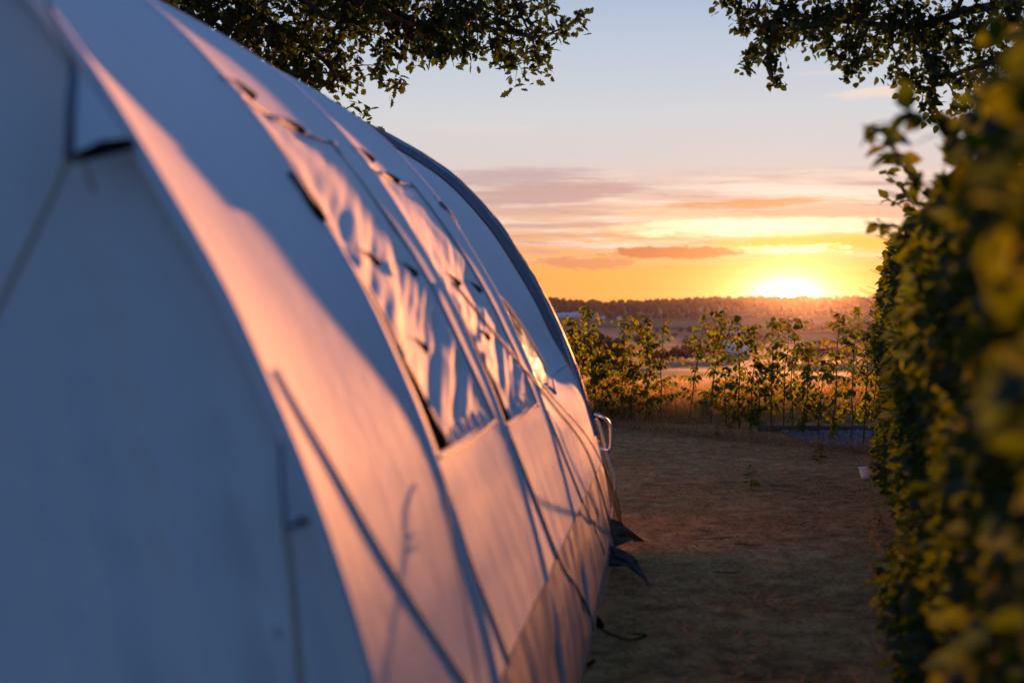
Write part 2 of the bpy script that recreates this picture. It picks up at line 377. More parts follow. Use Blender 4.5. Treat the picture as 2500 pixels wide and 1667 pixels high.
def joined(name, tmpls, pos, rot, size, mat, parent=None, stuff=True):
    Vs = []; Fs = []; off = 0; n = len(pos); ch = npr.randint(0, len(tmpls), n)
    for k, (tv, tf) in enumerate(tmpls):
        idx = np.where(ch == k)[0]
        if not len(idx): continue
        P = np.einsum('nij,vj->nvi', rot[idx], tv) * size[idx][:, None, None] + pos[idx][:, None, :]
        Vs.append(P.reshape(-1, 3)); m = len(tv)
        Fs.append((tf[None] + (np.arange(len(idx)) * m)[:, None, None] + off).reshape(-1, tf.shape[1])); off += len(idx) * m
    o = link_mesh(name, fast_mesh(name, np.concatenate(Vs), np.concatenate(Fs)), mat, parent)
    if stuff: o['kind'] = 'stuff'
    return o
_tm = {}
def singles(name, tmpls, pos, rot, size, mat, parent):
    key = (id(tmpls), mat.name)
    if key not in _tm:
        _tm[key] = []
        for tv, tf in tmpls:
            me = fast_mesh(name, tv, tf); me.materials.append(mat); _tm[key].append(me)
    base = Matrix.Translation(parent.location).inverted()
    for p, r, s in zip(pos, rot, size):
        o = bpy.data.objects.new(name, rnd.choice(_tm[key])); COL.objects.link(o); o.parent = parent
        o.matrix_local = base @ (Matrix.Translation(p.tolist()) @ Matrix(r.tolist()).to_4x4() @ Matrix.Scale(float(s), 4))
def visible_size(pos, size):
    d = np.maximum(pos[:, 1], .3); u = 1250 + pos[:, 0] / d * F; v = 740 - (pos[:, 2] - H) / d * F
    px = size / d * F; return np.where((u > -20) & (u < 2520) & (v > -20) & (v < 1690) & (pos[:, 1] > .3), px, 0)
def foliage(parent, tmpls, pos, rot, size, mat, n_single=300, part='leaf', rest='foliage'):
    score = visible_size(pos, size) * (1 + .0 * size); order = np.argsort(-score); order_s = order[:n_single]; order_s = order_s[score[order_s] > 9]
    mask = np.ones(len(pos), bool); mask[order_s] = False
    singles(part, tmpls, pos[order_s], rot[order_s], size[order_s], mat, parent)
    if mask.sum(): joined(rest, tmpls, pos[mask], rot[mask], size[mask], mat, parent)

# ------------------------------------------------------------------ tent
al = math.atan2(399, F)
TA = Vector((math.sin(al), math.cos(al), 0)); TS = Vector((-math.cos(al), math.sin(al), 0))
PR = [(.300, 0), (.303, .12), (.318, .25), (.354, .454), (.385, .589), (.417, .704), (.456, .839), (.514, 1.006), (.567, 1.129), (.616, 1.236), (.662, 1.321), (.722, 1.4216),
      (.809, 1.559), (.890, 1.669), (1.000, 1.793), (1.103, 1.887), (1.18, 1.942), (1.28, 2.006), (1.40, 2.073), (1.517, 2.133), (1.638, 2.182), (1.87, 2.26), (2.15, 2.33), (2.5, 2.36)]
pc = curve([(s, z, 0) for s, z in PR], 10); pc += [Vector((5 - p.x, p.y, 0)) for p in reversed(pc[:-1])]
ql = [0]
for a, b in zip(pc[:-1], pc[1:]): ql.append(ql[-1] + (b - a).length)
ql = np.array(ql); QS = np.array([p.x for p in pc]); QZ = np.array([p.y for p in pc])
# light smoothing of the measured section
for _ in range(12):
    QS[1:-1] = (QS[:-2] + 2 * QS[1:-1] + QS[2:]) / 4; QZ[1:-1] = (QZ[:-2] + 2 * QZ[1:-1] + QZ[2:]) / 4
QT = ql[-1]; imax = int(np.argmax(QZ))
def q_of(z): return float(np.interp(z, QZ[:imax + 1], ql[:imax + 1]))
ARCH = [1.95, 2.87, 3.98, 5.10, 6.98]
SAG = [.031, .014, .017, .02]
def sst(a, b, x):
    x = min(1, max(0, (x - a) / (b - a))); return x * x * (3 - 2 * x)
def lean(z):    # how far the lower seams run on towards the far end
    return [0, 0, 0, 0, 0]
def sagf(t, q, z):
    for i in range(4):
        if ARCH[i] <= t <= ARCH[i + 1]:
            x = (t - ARCH[i]) / (ARCH[i + 1] - ARCH[i])
            lo = [.005, .005, .004, .004][i]
            d = lo + (SAG[i] - lo) * sst((.85, .70, .70, .70)[i], (1.40, 1.25, 1.25, 1.25)[i], z) if z > .5 else lo * z / .5
            w = 4 * x * (1 - x)
            if i < 3: d *= (1 + 1.1 * sst(1.35, 1.75, z)) * (1 - .55 * sst(1.9, 2.15, z))
            if i == 3: return d * w + sst(.75, 1.15, z) * (.105 * sst(0, .45, t - ARCH[3]) - .068 * sst(1.25, 1.70, t - ARCH[3]))
            return d * w
    return 0
def surf(t, q, off=0.0):
    s = float(np.interp(q, ql, QS)); z = float(np.interp(q, ql, QZ))
    s1 = float(np.interp(q + .02, ql, QS)); z1 = float(np.interp(q + .02, ql, QZ)); s0 = float(np.interp(q - .02, ql, QS)); z0 = float(np.interp(q - .02, ql, QZ))
    ts, tz = s1 - s0, z1 - z0; l = math.hypot(ts, tz) or 1; ns, nzv = -tz / l, ts / l
    if ns == 0 and nzv == 0: ns = -1
    o = off - sagf(t, q, z) + .0028 * mn.noise(Vector((t * 3.1, q * 2.2, 5))) * min(1, z)
    # tension creases along the lower wall
    if z < 1.0 and q < QT / 2: o += (  .0019 * mn.noise(Vector((t * 9 + z * 5, z * 1.5, 2))) + .0006 * mn.noise(Vector((t * 16 - z * 9, z * 7, 6)))) * (1.1 - z)
    return TA * t + TS * (s + ns * o) + Vector((0, 0, z + nzv * o))
def prof_p(t, q, o):
    sv = float(np.interp(q, ql, QS)); z = float(np.interp(q, ql, QZ)); s1 = float(np.interp(q + .02, ql, QS)); z1 = float(np.interp(q + .02, ql, QZ)); s0 = float(np.interp(q - .02, ql, QS)); z0 = float(np.interp(q - .02, ql, QZ))
    l = math.hypot(s1 - s0, z1 - z0); return TA * t + TS * (sv - (z1 - z0) / l * o) + Vector((0, 0, z + (s1 - s0) / l * o))
def tz_(t, z, off=0.0): return surf(t, q_of(z), off)
tent = empty('tunnel_tent', TA * 4.4 + TS * 2.5)
tag(tent, 'large pale canvas tunnel tent lit pink by the setting sun, with rolled window flaps', 'tent')
QW = [(2.93, 3.76, .935, 1.685), (4.03, 4.86, .905, 1.66)]          # window openings of the two middle bays (t0,t1,z0,z1)
def recess(t, z):
    d = 0
    for (a, b, c, e) in QW:
        d = max(d, sst(a, a + .02, t) * (1 - sst(b - .012, b + .012, t)) * sst(c - .01, c + .01, z) * (1 - sst(e - .02, e + .02, z)))
    return d
MUDQ = q_of(.47)
qs_r = np.unique(np.concatenate([np.arange(0, MUDQ, .03), [MUDQ], np.arange(MUDQ + .014, q_of(2.17), .014), np.arange(q_of(2.17) + .05, QT, .08), [QT]]))
for i in range(4):
    a, b = ARCH[i], ARCH[i + 1]; n = int((b - a) / .013); tt = [a + (b - a) * k / n for k in range(n + 1)]
    top = MB(); rows = []
    for q in qs_r[qs_r >= MUDQ]:
        z = float(np.interp(q, ql, QZ)); right = q < QT / 2
        rows.append([surf(t, q, -.009 * recess(t, z) if right and .85 < z < 1.75 else 0) for t in tt])
    top.grid(rows).build('wall_panel', M_canvas, tent)
    lowm = MB(); rows = []
    for q in qs_r[qs_r <= MUDQ]:
        rows.append([surf(t, q, .003 * (1 if q > .3 else 0) + .006 * mn.noise(Vector((t * 7, q * 6, 9)))) for t in tt])
    lowm.grid(rows).build('mud_wall', M_mud, tent)['label'] = 'taupe waterproof band along the foot of the canvas'
# arch sleeves
for k, a in enumerate(ARCH[:4]):
    MB().tube([surf(a + (.0 if k else -.004), q, -.007) for q in np.arange(.02, QT, .05)], .012 if k else .014, 8).build('arch_sleeve', M_canvas, tent)
# seams as measured on the canvas, and one ridge for a rope's shadow line
def seam(pts, r=.004, mat=None, off=.002, name='seam_tape'):
    P = curve([(t, z, 0) for t, z in pts], 8)
    return MB().tube([tz_(p.x, p.y, off) for p in P], r, 6).build(name, mat or M_pipe, tent)
seam([(2.87, .86), (2.90, .7), (3.04, .5), (3.25, .25), (3.4, .05)])
seam([(3.98, .90), (4.14, .68), (4.36, .47), (4.69, .32), (5.0, .18), (5.25, .04)], .006)
seam([(5.12, .86), (5.40, .57), (5.8, .35), (6.23, .15)])
seam([(3.78, 1.70), (3.74, 1.6), (3.775, 1.42), (3.79, 1.25), (3.80, 1.1), (3.83, .93)], .0055)
seam([(4.88, 1.68), (4.87, 1.5), (4.88, 1.27), (4.89, 1.1), (4.92, .89)], .0055)
seam([(5.07, 1.61), (5.26, 1.48), (5.5, 1.31), (5.62, 1.2)], .010, M_hood)
seam([(5.56, 1.24), (5.60, 1.18), (5.70, 1.10), (5.85, .97), (5.97, .88)], .005, M_black)
seam([(5.07, 1.63), (5.35, 1.70), (5.8, 1.72), (6.3, 1.66)], .003)
seam([(5.97, .88), (6.2, .92), (6.5, .95), (6.8, .96)], .0025)
seam([(2.03, 1.154), (2.10, 1.024), (2.22, .85), (2.42, .67), (2.7, .45), (2.95, .28), (3.1, .05)], .004, M_canvas)  # added canvas ridge in place of a guy rope's cast shadow line
for (a, b, c, e) in QW:
    seam([(a - .03, c - .005), (a + .4, c - .014), (b + .08, c - .004)], .0045)
    seam([(a - .02, e + .01), (a + .4, e + .012), (b + .05, e + .006)], .0035)
# canvas flaps closing the windows, creased, with toggles
def fold(t, z, sd):
    a = R(17); u = t * math.cos(a) + z * math.sin(a); w = -t * math.sin(a) + z * math.cos(a)
    f = mn.noise(Vector((u * 1.6, w * 15, sd))) + .5 * mn.noise(Vector((u * 2.5 + 3, w * 34, sd + 4)))
    f2 = mn.noise(Vector((t * 5, z * 6, sd + 8)))
    return f, f2
for wi, (a, b, c, e) in enumerate(QW):
    n = 80; rows = []
    for j in range(131):
        z = c + (e - c) * j / 130; row = []
        g0 = .125 * max(0, 1 - (z - c) / .40) ** 1.2            # the near edge curls away from the frame lower down
        for k in range(n + 1):
            x = k / n; t0 = a + .012 + g0; t = t0 + (b - .02 - t0) * x
            f, f2 = fold(t, z, 10 * wi)
            low = 1 - sst(c + .25, e - .05, z); env = min(1, x / .08) * min(1, (1 - x) / .06 + .25)
            o = .001 + (.015 * f * (.22 + .78 * low) + .006 * f2) * env - .004 * math.sin(math.pi * x) * (.5 + .5 * low)
            for tt_, zt in ((a + .02, 1.345 - wi * .04), (a + .55, 1.33 - wi * .03), (a + .25, 1.15), (a + .42, e - .01)):
                r2 = ((t - tt_) / .16) ** 2 + ((z - zt) / .05) ** 2; o -= .006 * math.exp(-r2)
            if z - c < .05: o += .008 * math.sin(t * 60) * (1 - (z - c) / .05)
            row.append(tz_(t, z, o))
        rows.append(row)
    MB().grid(rows).build('window_flap', M_flap, tent)['label'] = 'creased canvas flap closed over the %s window' % ('nearer' if wi == 0 else 'farther')
    # black strip standing in for the shade of the open gap beside it
    rows = []
    for j in range(41):
        z = c + .003 + .40 * j / 40; w = .155 * max(0, 1 - (z - c) / .40) ** 1.2 + .008
        rows.append([tz_(a - .018 + w * k / 4, z, -.001) for k in range(5)])
    MB().grid(rows).build('gap_shade_strip', M_black, tent)
    for tx, zz, dl in ((a + .0, e + .002, .05), (a + .44, e - .005, .05), (a + .19, 1.343 - wi * .03, .045), (a + .63, 1.33 - wi * .03, .045), (a + .26, 1.15, .035)):
        tg = MB().tube([tz_(tx - dl * .8, zz + .02, .012), tz_(tx, zz, .018), tz_(tx + .01, zz - .012, .02)], [.003, .007, .008], 7).build('toggle', M_black, tent)
        MB().tube([tz_(tx - dl * 1.8, zz + .028, .004), tz_(tx - dl, zz + .018, .012), tz_(tx, zz, .016)], .0014, 5).build('toggle_loop', M_rope2, tent)
# the small black pocket of the nearest bay
rows = []
for j in range(21):
    z = 1.515 - .10 * j / 20; w = .002 + .011 * sst(.25, .85, j / 20) * (1 - sst(.9, 1, j / 20))
    rows.append([tz_(2.825 + .03 * j / 20 - w + 2 * w * k / 4, z, .004 + .010 * math.sin(math.pi * k / 4)) for k in range(5)])
MB().grid(rows).build('webbing_tab', M_black, tent)
# clear window of the far bay
m, nt, out = base_mat('clear_pvc')
tc = nt.nodes.new('ShaderNodeTexCoord'); OV = X(nt, tc.outputs['Object']); mot = nz(nt, OV, 55, 4, .7, 1.5)
bp = nt.nodes.new('ShaderNodeBump'); bp.inputs['Strength'].default_value = 1.0; bp.inputs['Distance'].default_value = .02
link(nt, nz(nt, OV, 22, 3, .6, 1.2), bp.inputs['Height'])
df = nt.nodes.new('ShaderNodeBsdfDiffuse'); df.inputs[0].default_value = (.16, .085, .06, 1)
gl = nt.nodes.new('ShaderNodeBsdfGlossy'); gl.inputs[0].default_value = (.013, .018, .028, 1); gl.inputs['Roughness'].default_value = .22
nt.links.new(bp.outputs[0], gl.inputs['Normal']); ms = nt.nodes.new('ShaderNodeMixShader'); link(nt, mot.sstep(.44, .58) * .9 + .05, ms.inputs[0])
nt.links.new(df.outputs[0], ms.inputs[1]); nt.links.new(gl.outputs[0], ms.inputs[2]); nt.links.new(ms.outputs[0], out.inputs[0])
M_pvc = m
rows = []
Zw = np.linspace(.945, 1.27, 40)
for z in Zw:
    r = float(np.interp(z, [.94, .96, 1.0, 1.06, 1.15, 1.23, 1.27], [5.50, 5.60, 5.66, 5.58, 5.46, 5.33, 5.24])); l = float(np.interp(z, [.94, .98, 1.27], [5.16, 5.13, 5.12]))
    rows.append([prof_p(l + (r - l) * k / 24, q_of(z), -.010 + .004 * mn.noise(Vector((k * .3, z * 14, 1)))) for k in range(25)])
MB().grid(rows).build('clear_window', M_pvc, tent)['label'] = 'clear plastic window catching the bright sky'
MB().tube([prof_p(p.x, q_of(p.y), -.008) for p in curve([(5.14, .935, 0), (5.35, .93, 0), (5.56, .935, 0), (5.68, 1.0, 0), (5.60, 1.08, 0), (5.47, 1.17, 0), (5.30, 1.26, 0), (5.14, 1.28, 0)], 6)], .004, 6).build('window_binding', M_flap, tent)
# dark hood along the far arch
IN = [(.60, 6.97), (.85, 6.90), (1.05, 6.76), (1.2, 6.56), (1.4, 6.44), (1.57, 6.40), (1.75, 6.33), (1.95, 6.1), (2.1, 5.9), (2.25, 5.75), (2.37, 5.6)]
rows = []
for q in np.arange(q_of(.60), QT - q_of(.60), .03):
    z = float(np.interp(q, ql, QZ)); dp = .006 + .036 * sst(.75, 1.15, z); w = .05 + .12 * sst(.6, 1.2, z)
    row = []
    for k in range(13):
        f = k / 12; t0 = 7.0 - w + w * f; row.append(prof_p(t0, q, .008 - dp * (1 - sst(0, .62, f)) + .005 * mn.noise(Vector((k * .6, q * 9, 3))) * (0 < k < 12)))
    row.append(prof_p(7.004, q, -.004)); rows.append(row)
MB().grid(rows).build('hood', M_hood, tent)['label'] = 'dark grey rain hood over the far arch'
MB().tube([surf(6.99, q, -.03) for q in np.arange(.0, QT, .05)], .008, 8).build('arch_pole', M_alu, tent)
# end walls with pleats
def end_wall(tt, name, pleat):
    rows = []; N = 90
    for j in range(N + 1):
        h = j / N; row = []
        for k in range(241):
            q = QT * k / 240; s = float(np.interp(q, ql, QS)); z = float(np.interp(q, ql, QZ))
            # move from the section edge towards the point (2.5, 0.0) at the wall's foot
            zz = z * (1 - h); ss = s + (2.5 - s) * h * .985
            dist = min(s, z, 5 - s) if h == 0 else math.hypot(ss - s, zz - z)
            w = pleat * min(1, dist / .12); fx = ss * 15 - zz * 3.4
            o = w * ((.050 * mn.noise(Vector((fx * 1.9, zz * .12, 2))) + .005 * math.sin(fx * 4)) * (1.2 - sst(.3, 1.9, zz)) + .03 * mn.noise(Vector((ss * 1.5, zz * .8, 8))))
            row.append(TA * (tt + o) + TS * ss + Vector((0, 0, zz)))
        rows.append(row)
    return MB().grid(rows).build(name, M_canvas, tent)
end_wall(1.955, 'front_wall', 1.0); end_wall(6.9, 'rear_wall', .5)
# guy-line tabs on the near arch
def px_t(u, v, t):
    r = ray(u, v); k = t / r.dot(TA); return Vector((0, 0, H)) + r * k
def tab(a, b, c, dt):
    thin = dt < .04; A_, B_, C_ = px_t(*a, 1.90), px_t(*b, 1.90 - dt), px_t(*c, 1.92); rows = []
    for i in range(11):
        l = A_.lerp(B_, i / 10); r_ = A_.lerp(C_, i / 10); rows.append([l.lerp(r_, k / 8) + TA * (-.012 * math.sin(math.pi * k / 8) * i / 10) for k in range(9)])
    o = MB().grid(rows).build('guy_tab', M_canvas, tent)
    MB().tube([B_, B_.lerp(C_, .5) + Vector((0, 0, .004)), C_], [.003, .006, .004] if thin else [.006, .011, .008], 8).build('tab_webbing', M_black, tent)
    MB().tube([A_, A_.lerp(B_, .5) - TA * .004, B_], .003 if thin else .007, 8).build('tab_edge', M_hood, tent)
    return B_
B1 = tab((181, 155), (168, 392), (322, 350), .07); B2 = tab((684, 1070), (698, 1292), (752, 1272), .03)
# dark binding down the near left of the front wall
MB().tube([px_t(u, v, 1.90) for u, v in ((95, -60), (120, 20), (150, 90), (178, 150))], .004, 6).build('wall_binding', M_pipe, tent)
# guy ropes (ends tied to the tent, so they move with it)
def rope(pts, r, mat, name='guy_rope'): return MB().tube(curve(pts, 8), r, 6).build(name, mat, tent)
rope([B1, px_t(100, 540, 1.75), px_t(0, 745, 1.62), px_t(-180, 1120, 1.45)], .0042, M_rope)
rope([B1, px_t(205, 400, 1.83), px_t(228, 470, 1.83)], .003, M_rope)
rope([B2, px_t(716, 1450, 1.80), px_t(735, 1700, 1.72)], .005, M_rope)
peg1 = at_z(1503, 1332, .02)
rope([tz_(4.07, 1.303, .02), tz_(4.20, 1.15, .05), tz_(4.70, .89, .08), tz_(5.3, .64, .09), peg1], .0045, M_rope2)
rope([tz_(5.26, 1.0, .02), tz_(5.37, .92, .03), tz_(6.05, .64, .05), tz_(6.93, .24, .05), at_z(1500, 1310, .05)], .0035, M_rope2)
rope([px_t(1072, 1150, 2.80), px_t(1089, 1195, 2.76), px_t(1096, 1277, 2.68), px_t(1118, 1389, 2.58), px_t(1143, 1511, 2.48), px_t(1170, 1680, 2.36)], .0022, M_rope)
for u, v in ((1088, 1253), (1096, 1277)):  # metal beads added to catch the sun as glints on the rope
    c = px_t(u, v, 2.70); MB().tube([c - Vector((0, 0, .004)), c - Vector((0, 0, .002)), c + Vector((0, 0, .002)), c + Vector((0, 0, .004))], [.001, .004, .004, .001], 10).build('glint_bead', M_alu, tent)
# ring on the hood
c = tz_(6.62, 1.49, .012); MB().tube([c - TS * .006, c, c + TS * -.006], [.004, .007, .004], 10).build('eyelet', M_alu, tent)
# dark ground-sheet corners pulled out to the pegs
def sheet_flap(edge0, edge1, tip, h, sd):
    rows = []
    for i in range(15):
        f = i / 14; row = []
        for k in range(11):
            p = edge0.lerp(edge1, k / 10).lerp(tip, f); w = (1 - f) * f * 4
            row.append(p + Vector((.03 * mn.noise(Vector((f * 3, k * .4, sd))), 0, w * (h + .02 * mn.noise(Vector((f * 3, k * .5, sd)))))))
        rows.append(row)
    return MB().grid(rows).build('ground_sheet_flap', M_ground_sheet, tent)
sheet_flap(px_t(1488, 1262, 6.9), px_t(1492, 1345, 6.88), at_z(1572, 1322, .01), .02, 1)
sheet_flap(px_t(1490, 1330, 6.7), px_t(1478, 1385, 6.5), at_z(1585, 1428, .01), .035, 2)
def strap(pts, r): return MB().tube(curve([at_z(u, v, z) for u, v, z in pts], 6), r, 6).build('peg_strap', M_black, tent)
strap([(1436, 1492, .06), (1462, 1530, .015), (1505, 1552, .008), (1540, 1560, .01), (1578, 1550, .008), (1545, 1546, .02)], .0035)
strap([(1412, 1600, .05), (1430, 1622, .01), (1450, 1612, .01)], .007)
strap([(1440, 1500, .05), (1460, 1510, .02), (1470, 1528, .01)], .010)

# aluminium prop pole leaning at the tent's end
pp = at_z(1520, 1292, 0); pt = px_t(1452, 1072, 7.12)
pole = empty('prop_pole', pp); tag(pole, 'slim aluminium pole with a red tip leaning on the far end of the tent', 'tent pole')
MB().tube([pp, pp.lerp(pt, .97)], .014, 10).build('shaft', M_alu, pole)
MB().tube([pp.lerp(pt, .965), pt], [.017, .012], 10).build('tip', M_red, pole)
pk = at_z(1503, 1332, 0)
peg = empty('tent_peg', pk); tag(peg, 'dark metal peg holding the long guy rope at the tent corner', 'tent peg')
MB().tube([pk + Vector((.0, .0, -.02)), pk + Vector((-.02, -.01, .05))], .005, 6).build('spike', M_black, peg)
MB().tube([pk + Vector((-.03, -.01, .05)), pk + Vector((-.02, -.01, .056)), pk + Vector((-.005, -.01, .045))], .004, 6).build('hook', M_black, peg)

# folding chair half hidden behind the tent
Y = 8.0
def cp(u, v, y=Y): return at_y(u, v, y)
chair = empty('folding_chair', (cp(1440, 1280).x, Y + .25, 0)); tag(chair, 'silver tube folding camp chair peeping out behind the tent end', 'chair')
def side(dxo, hidden=False):
    o = Vector((dxo, 0, 0))
    loop = [cp(1395, 1012, Y + .35), cp(1438, 1011, Y + .10), cp(1466, 1016), cp(1485, 1030), cp(1491, 1052), cp(1490, 1092), cp(1478, 1098), cp(1450, 1093, Y + .1), cp(1400, 1088, Y + .35)]
    MB().tube([p + o for p in curve(loop, 5)], .0105, 9).build('arm_frame', M_alu, chair)
    MB().tube([p + o for p in curve([cp(1456, 1020, Y + .02), cp(1466, 1050, Y + .02), cp(1476, 1092, Y + .02), cp(1490, 1140, Y + .02), cp(1500, 1172, Y + .02), cp(1501, 1205, Y + .02), cp(1493, 1283, Y + .02)], 5)], .010, 9).build('leg', M_alu, chair)
    f = cp(1450, 1093, Y + .3)
    MB().tube([f + o, Vector((f.x - .05, Y + .5, 0)) + o], .010, 8).build('leg', M_alu, chair)
    MB().tube([cp(1446, 1013, Y + .05) + o, cp(1474, 1022, Y + .01) + o], .016, 8).build('arm_pad', M_black, chair)
side(0); side(-.52)
sr = cp(1470, 1096); back = []
MB().grid([[Vector((sr.x - .5 * k / 6, Y + .05 + .42 * j / 6, sr.z - .02 * math.sin(math.pi * k / 6))) for k in range(7)] for j in range(7)]).build('seat', M_hood, chair)
MB().grid([[Vector((sr.x - .5 * k / 6, Y + .45 + .05 * j / 6, sr.z + .16 * j / 6)) for k in range(7)] for j in range(7)]).build('backrest', M_hood, chair)

# ------------------------------------------------------------------ saplings
def make_sapling(idx, base, top_px, dens, label, lean_=0, lo=.18, red=False):
    root = empty('hedge_sapling', base); tag(root, label, 'sapling', 'young beech saplings planted in a row')
    y = base.y; tp = at_y(*top_px, y); hh = max(.3, tp.z)
    pts = []; n = 9; sd = idx * 7.3
    for i in range(n + 1):
        f = i / n; p = base.lerp(tp, f) + Vector((.050 * mn.noise(Vector((f * 3, sd, 0))) * min(1, f * 4) * (1.3 - f), .05 * mn.noise(Vector((f * 3, sd, 5))) * min(1, f * 4), 0)); pts.append(p)
    pts[0] = base - Vector((0, 0, .02)); P = curve(pts, 4)
    MB().tube(P, [.0085 * (1 - .78 * i / (len(P) - 1)) for i in range(len(P))], 6).build('stem', M_bark, root)
    br = MB(); pos = []; dirs = []; r2 = random.Random(idx + 50)
    lo = lo if dens < 1.3 else .06; nb = int(24 * hh * dens) + 3
    for b in range(nb):
        f = lo + (1 - lo) * (b + r2.random()) / nb; p0 = P[min(len(P) - 1, int(f * (len(P) - 1)))]
        env = .22 * (1 - f) ** .5 * (.5 + r2.random() * .8) + .06; env *= .6 + .8 * abs(mn.noise(Vector((f * 5, sd, 9))) * 2)
        a = r2.random() * 6.283; d = Vector((math.cos(a), math.sin(a) * .8, .35 + .5 * r2.random())); L = env
        Q = [p0 + d * L * k / 4 + Vector((0, 0, -.25 * L * (k / 4) ** 2)) for k in range(5)]
        br.tube(Q, [.003, .0026, .002, .0015, .001], 4, False)
        nl = max(3, int(L / .026))
        for k in range(nl):
            g_ = (k + .6) / nl; q = Q[min(4, int(g_ * 4))].lerp(Q[min(4, int(g_ * 4) + 1)], g_ * 4 % 1)
            aa = a + (1 if k % 2 else -1) * (.7 + .5 * r2.random()); dd = Vector((math.cos(aa), math.sin(aa), -.35 - .9 * r2.random()))
            pos.append(q); dirs.append(dd)
    for k in range(int(10 * dens)):
        f = .9 + .1 * r2.random(); q = P[min(len(P) - 1, int(f * (len(P) - 1)))]; aa = r2.random() * 6.28; pos.append(q); dirs.append(Vector((math.cos(aa), math.sin(aa), .5 - r2.random())))
    br.build('twigs', M_bark, root)
    pos = np.array([tuple(p) for p in pos]); dirs = np.array([tuple(p) for p in dirs]); n = len(pos)
    size = npr.uniform(.046, .078, n); rot = rot_from(dirs, npr.uniform(-.9, .9, n))
    foliage(root, T_beech, pos, rot, size, M_beech, 300)
    return root
ZX = lambda zx, zy: (1300 + .3827 * zx, 650 + .3827 * zy)
SP = [  # base (zoom px), top (zoom px), density, words
    ((285, 985), (250, 350), 1.7, 'bushy sapling right against the tent edge, first of the row'),
    ((400, 985), (345, 255), 1.6, 'tall bushy sapling near the tent with a thin tip above its neighbours'),
    ((480, 985), (470, 560), 2.0, 'low dense sapling filling the gap next to the tent'),
    ((570, 985), (585, 315), 1.6, 'slim sapling with long side twigs reaching towards the tent'),
    ((640, 990), (640, 620), 1.8, 'short sapling in front of a stubby wooden post'),
    ((715, 990), (735, 325), 1.8, 'full upright sapling with leaves from tip to ground left of the bare gap'),
    ((820, 1000), (835, 345), .5, 'thin sapling with reddish narrow leaves at the edge of the bare gap'),
    ((995, 1000), (1100, 300), .75, 'sapling leaning right with a bare dark lower stem beside the golden grass'),
    ((1140, 1000), (1205, 285), 1.2, 'tall sapling rising right next to the thick wooden post'),
    ((1235, 1015), (1240, 640), 1.2, 'forked short sapling with a dark clump of leaves'),
    ((1320, 1030), (1315, 310), 1.4, 'dense tall sapling in front of the pale barn roof'),
    ((1390, 1030), (1420, 380), 1.3, 'sapling with a dark round head of leaves left of the sun'),
    ((1440, 1035), (1440, 620), 1.5, 'leafy low sapling with foliage down to the ground'),
    ((1520, 1040), (1540, 320), .9, 'crooked sapling with a bare middle just left of the sun glow'),
    ((1600, 1055), (1635, 330), .9, 'thin sapling standing directly below the sun'),
    ((1655, 1040), (1680, 325), .9, 'airy sapling just right of the sun with a bushy tip'),
    ((1725, 1070), (1760, 520), 1.7, 'stout sapling with two dark balls of foliage'),
    ((1820, 1090), (1860, 640), 1.0, 'short sapling with a bare black stem right of the stout one'),
    ((1915, 1115), (1960, 290), 1.3, 'tall sapling with a dense narrow head standing above the gravel'),
    ((2025, 1130), (2080, 265), .55, 'sparse sapling with few leaves and a wiry tip'),
    ((2110, 1145), (2155, 265), .55, 'sparse crossing sapling second from the tall green hedge'),
    ((2185, 1150), (2190, 420), .9, 'sapling half swallowed by the tall green hedge'),
]
for i, (b, tpx, dn, lb) in enumerate(SP):
    make_sapling(i, at_z(*ZX(*b), 0), ZX(*tpx), dn, lb)
# side shoots at the lower left, continuing behind the tent
for i, xx in enumerate((-.6, -.2, .2)):
    make_sapling(40 + i, Vector((xx, 15.6 + .3 * i, 0)), (1250 + xx / 15.6 * F, 790), 1.4, ['sapling of the row hidden farthest behind the tent', 'sapling of the row hidden behind the middle of the tent end', 'sapling of the row just hidden by the tent edge'][i])
# small plants sprouting on the lawn
def sprout(i, px, h, label):
    b = at_z(*px, 0); root = empty('small_plant', b); tag(root, label, 'plant', 'small green shoots on the lawn'); r2 = random.Random(i + 900)
    MB().tube([b - Vector((0, 0, .01)), b + Vector((.01, 0, h * .5)), b + Vector((-.01, 0, h))], [.003, .002, .001], 5).build('stem', M_bark, root)
    n = int(h * 90) + 4; pos = []; dirs = []
    for k in range(n):
        f = .1 + .9 * k / n; a = k * 2.4 + r2.random(); pos.append((b.x + .01 * math.sin(k), b.y, b.z + f * h)); dirs.append((math.cos(a), math.sin(a), .5 - .7 * r2.random()))
    pos = np.array(pos); dirs = np.array(dirs); size = npr.uniform(.035, .065, n) * (1.2 if h > .14 else .8)
    singles('leaf', T_beech, pos, rot_from(dirs, npr.uniform(-.6, .6, n)), size, M_beech, root)
sprout(0, (1832, 1192), .15, 'broad leaved green shoot alone in the middle of the dry lawn')
sprout(1, (2000, 1135), .18, 'upright green shoot on the lawn near the tall hedge')
sprout(2, (1752, 1070), .13, 'small shoot at the saplings feet beside the thick post')
sprout(3, (1784, 1064), .12, 'thin golden shoot just right of the shoot by the post')
sprout(4, (1833, 1068), .10, 'tiny shoot under the low leafy sapling')
sprout(5, (1925, 1072), .14, 'bright backlit shoot left of the gravel strip')
sprout(6, (2145, 1290), .12, 'single pale leaved shoot at the foot of the tall hedge')

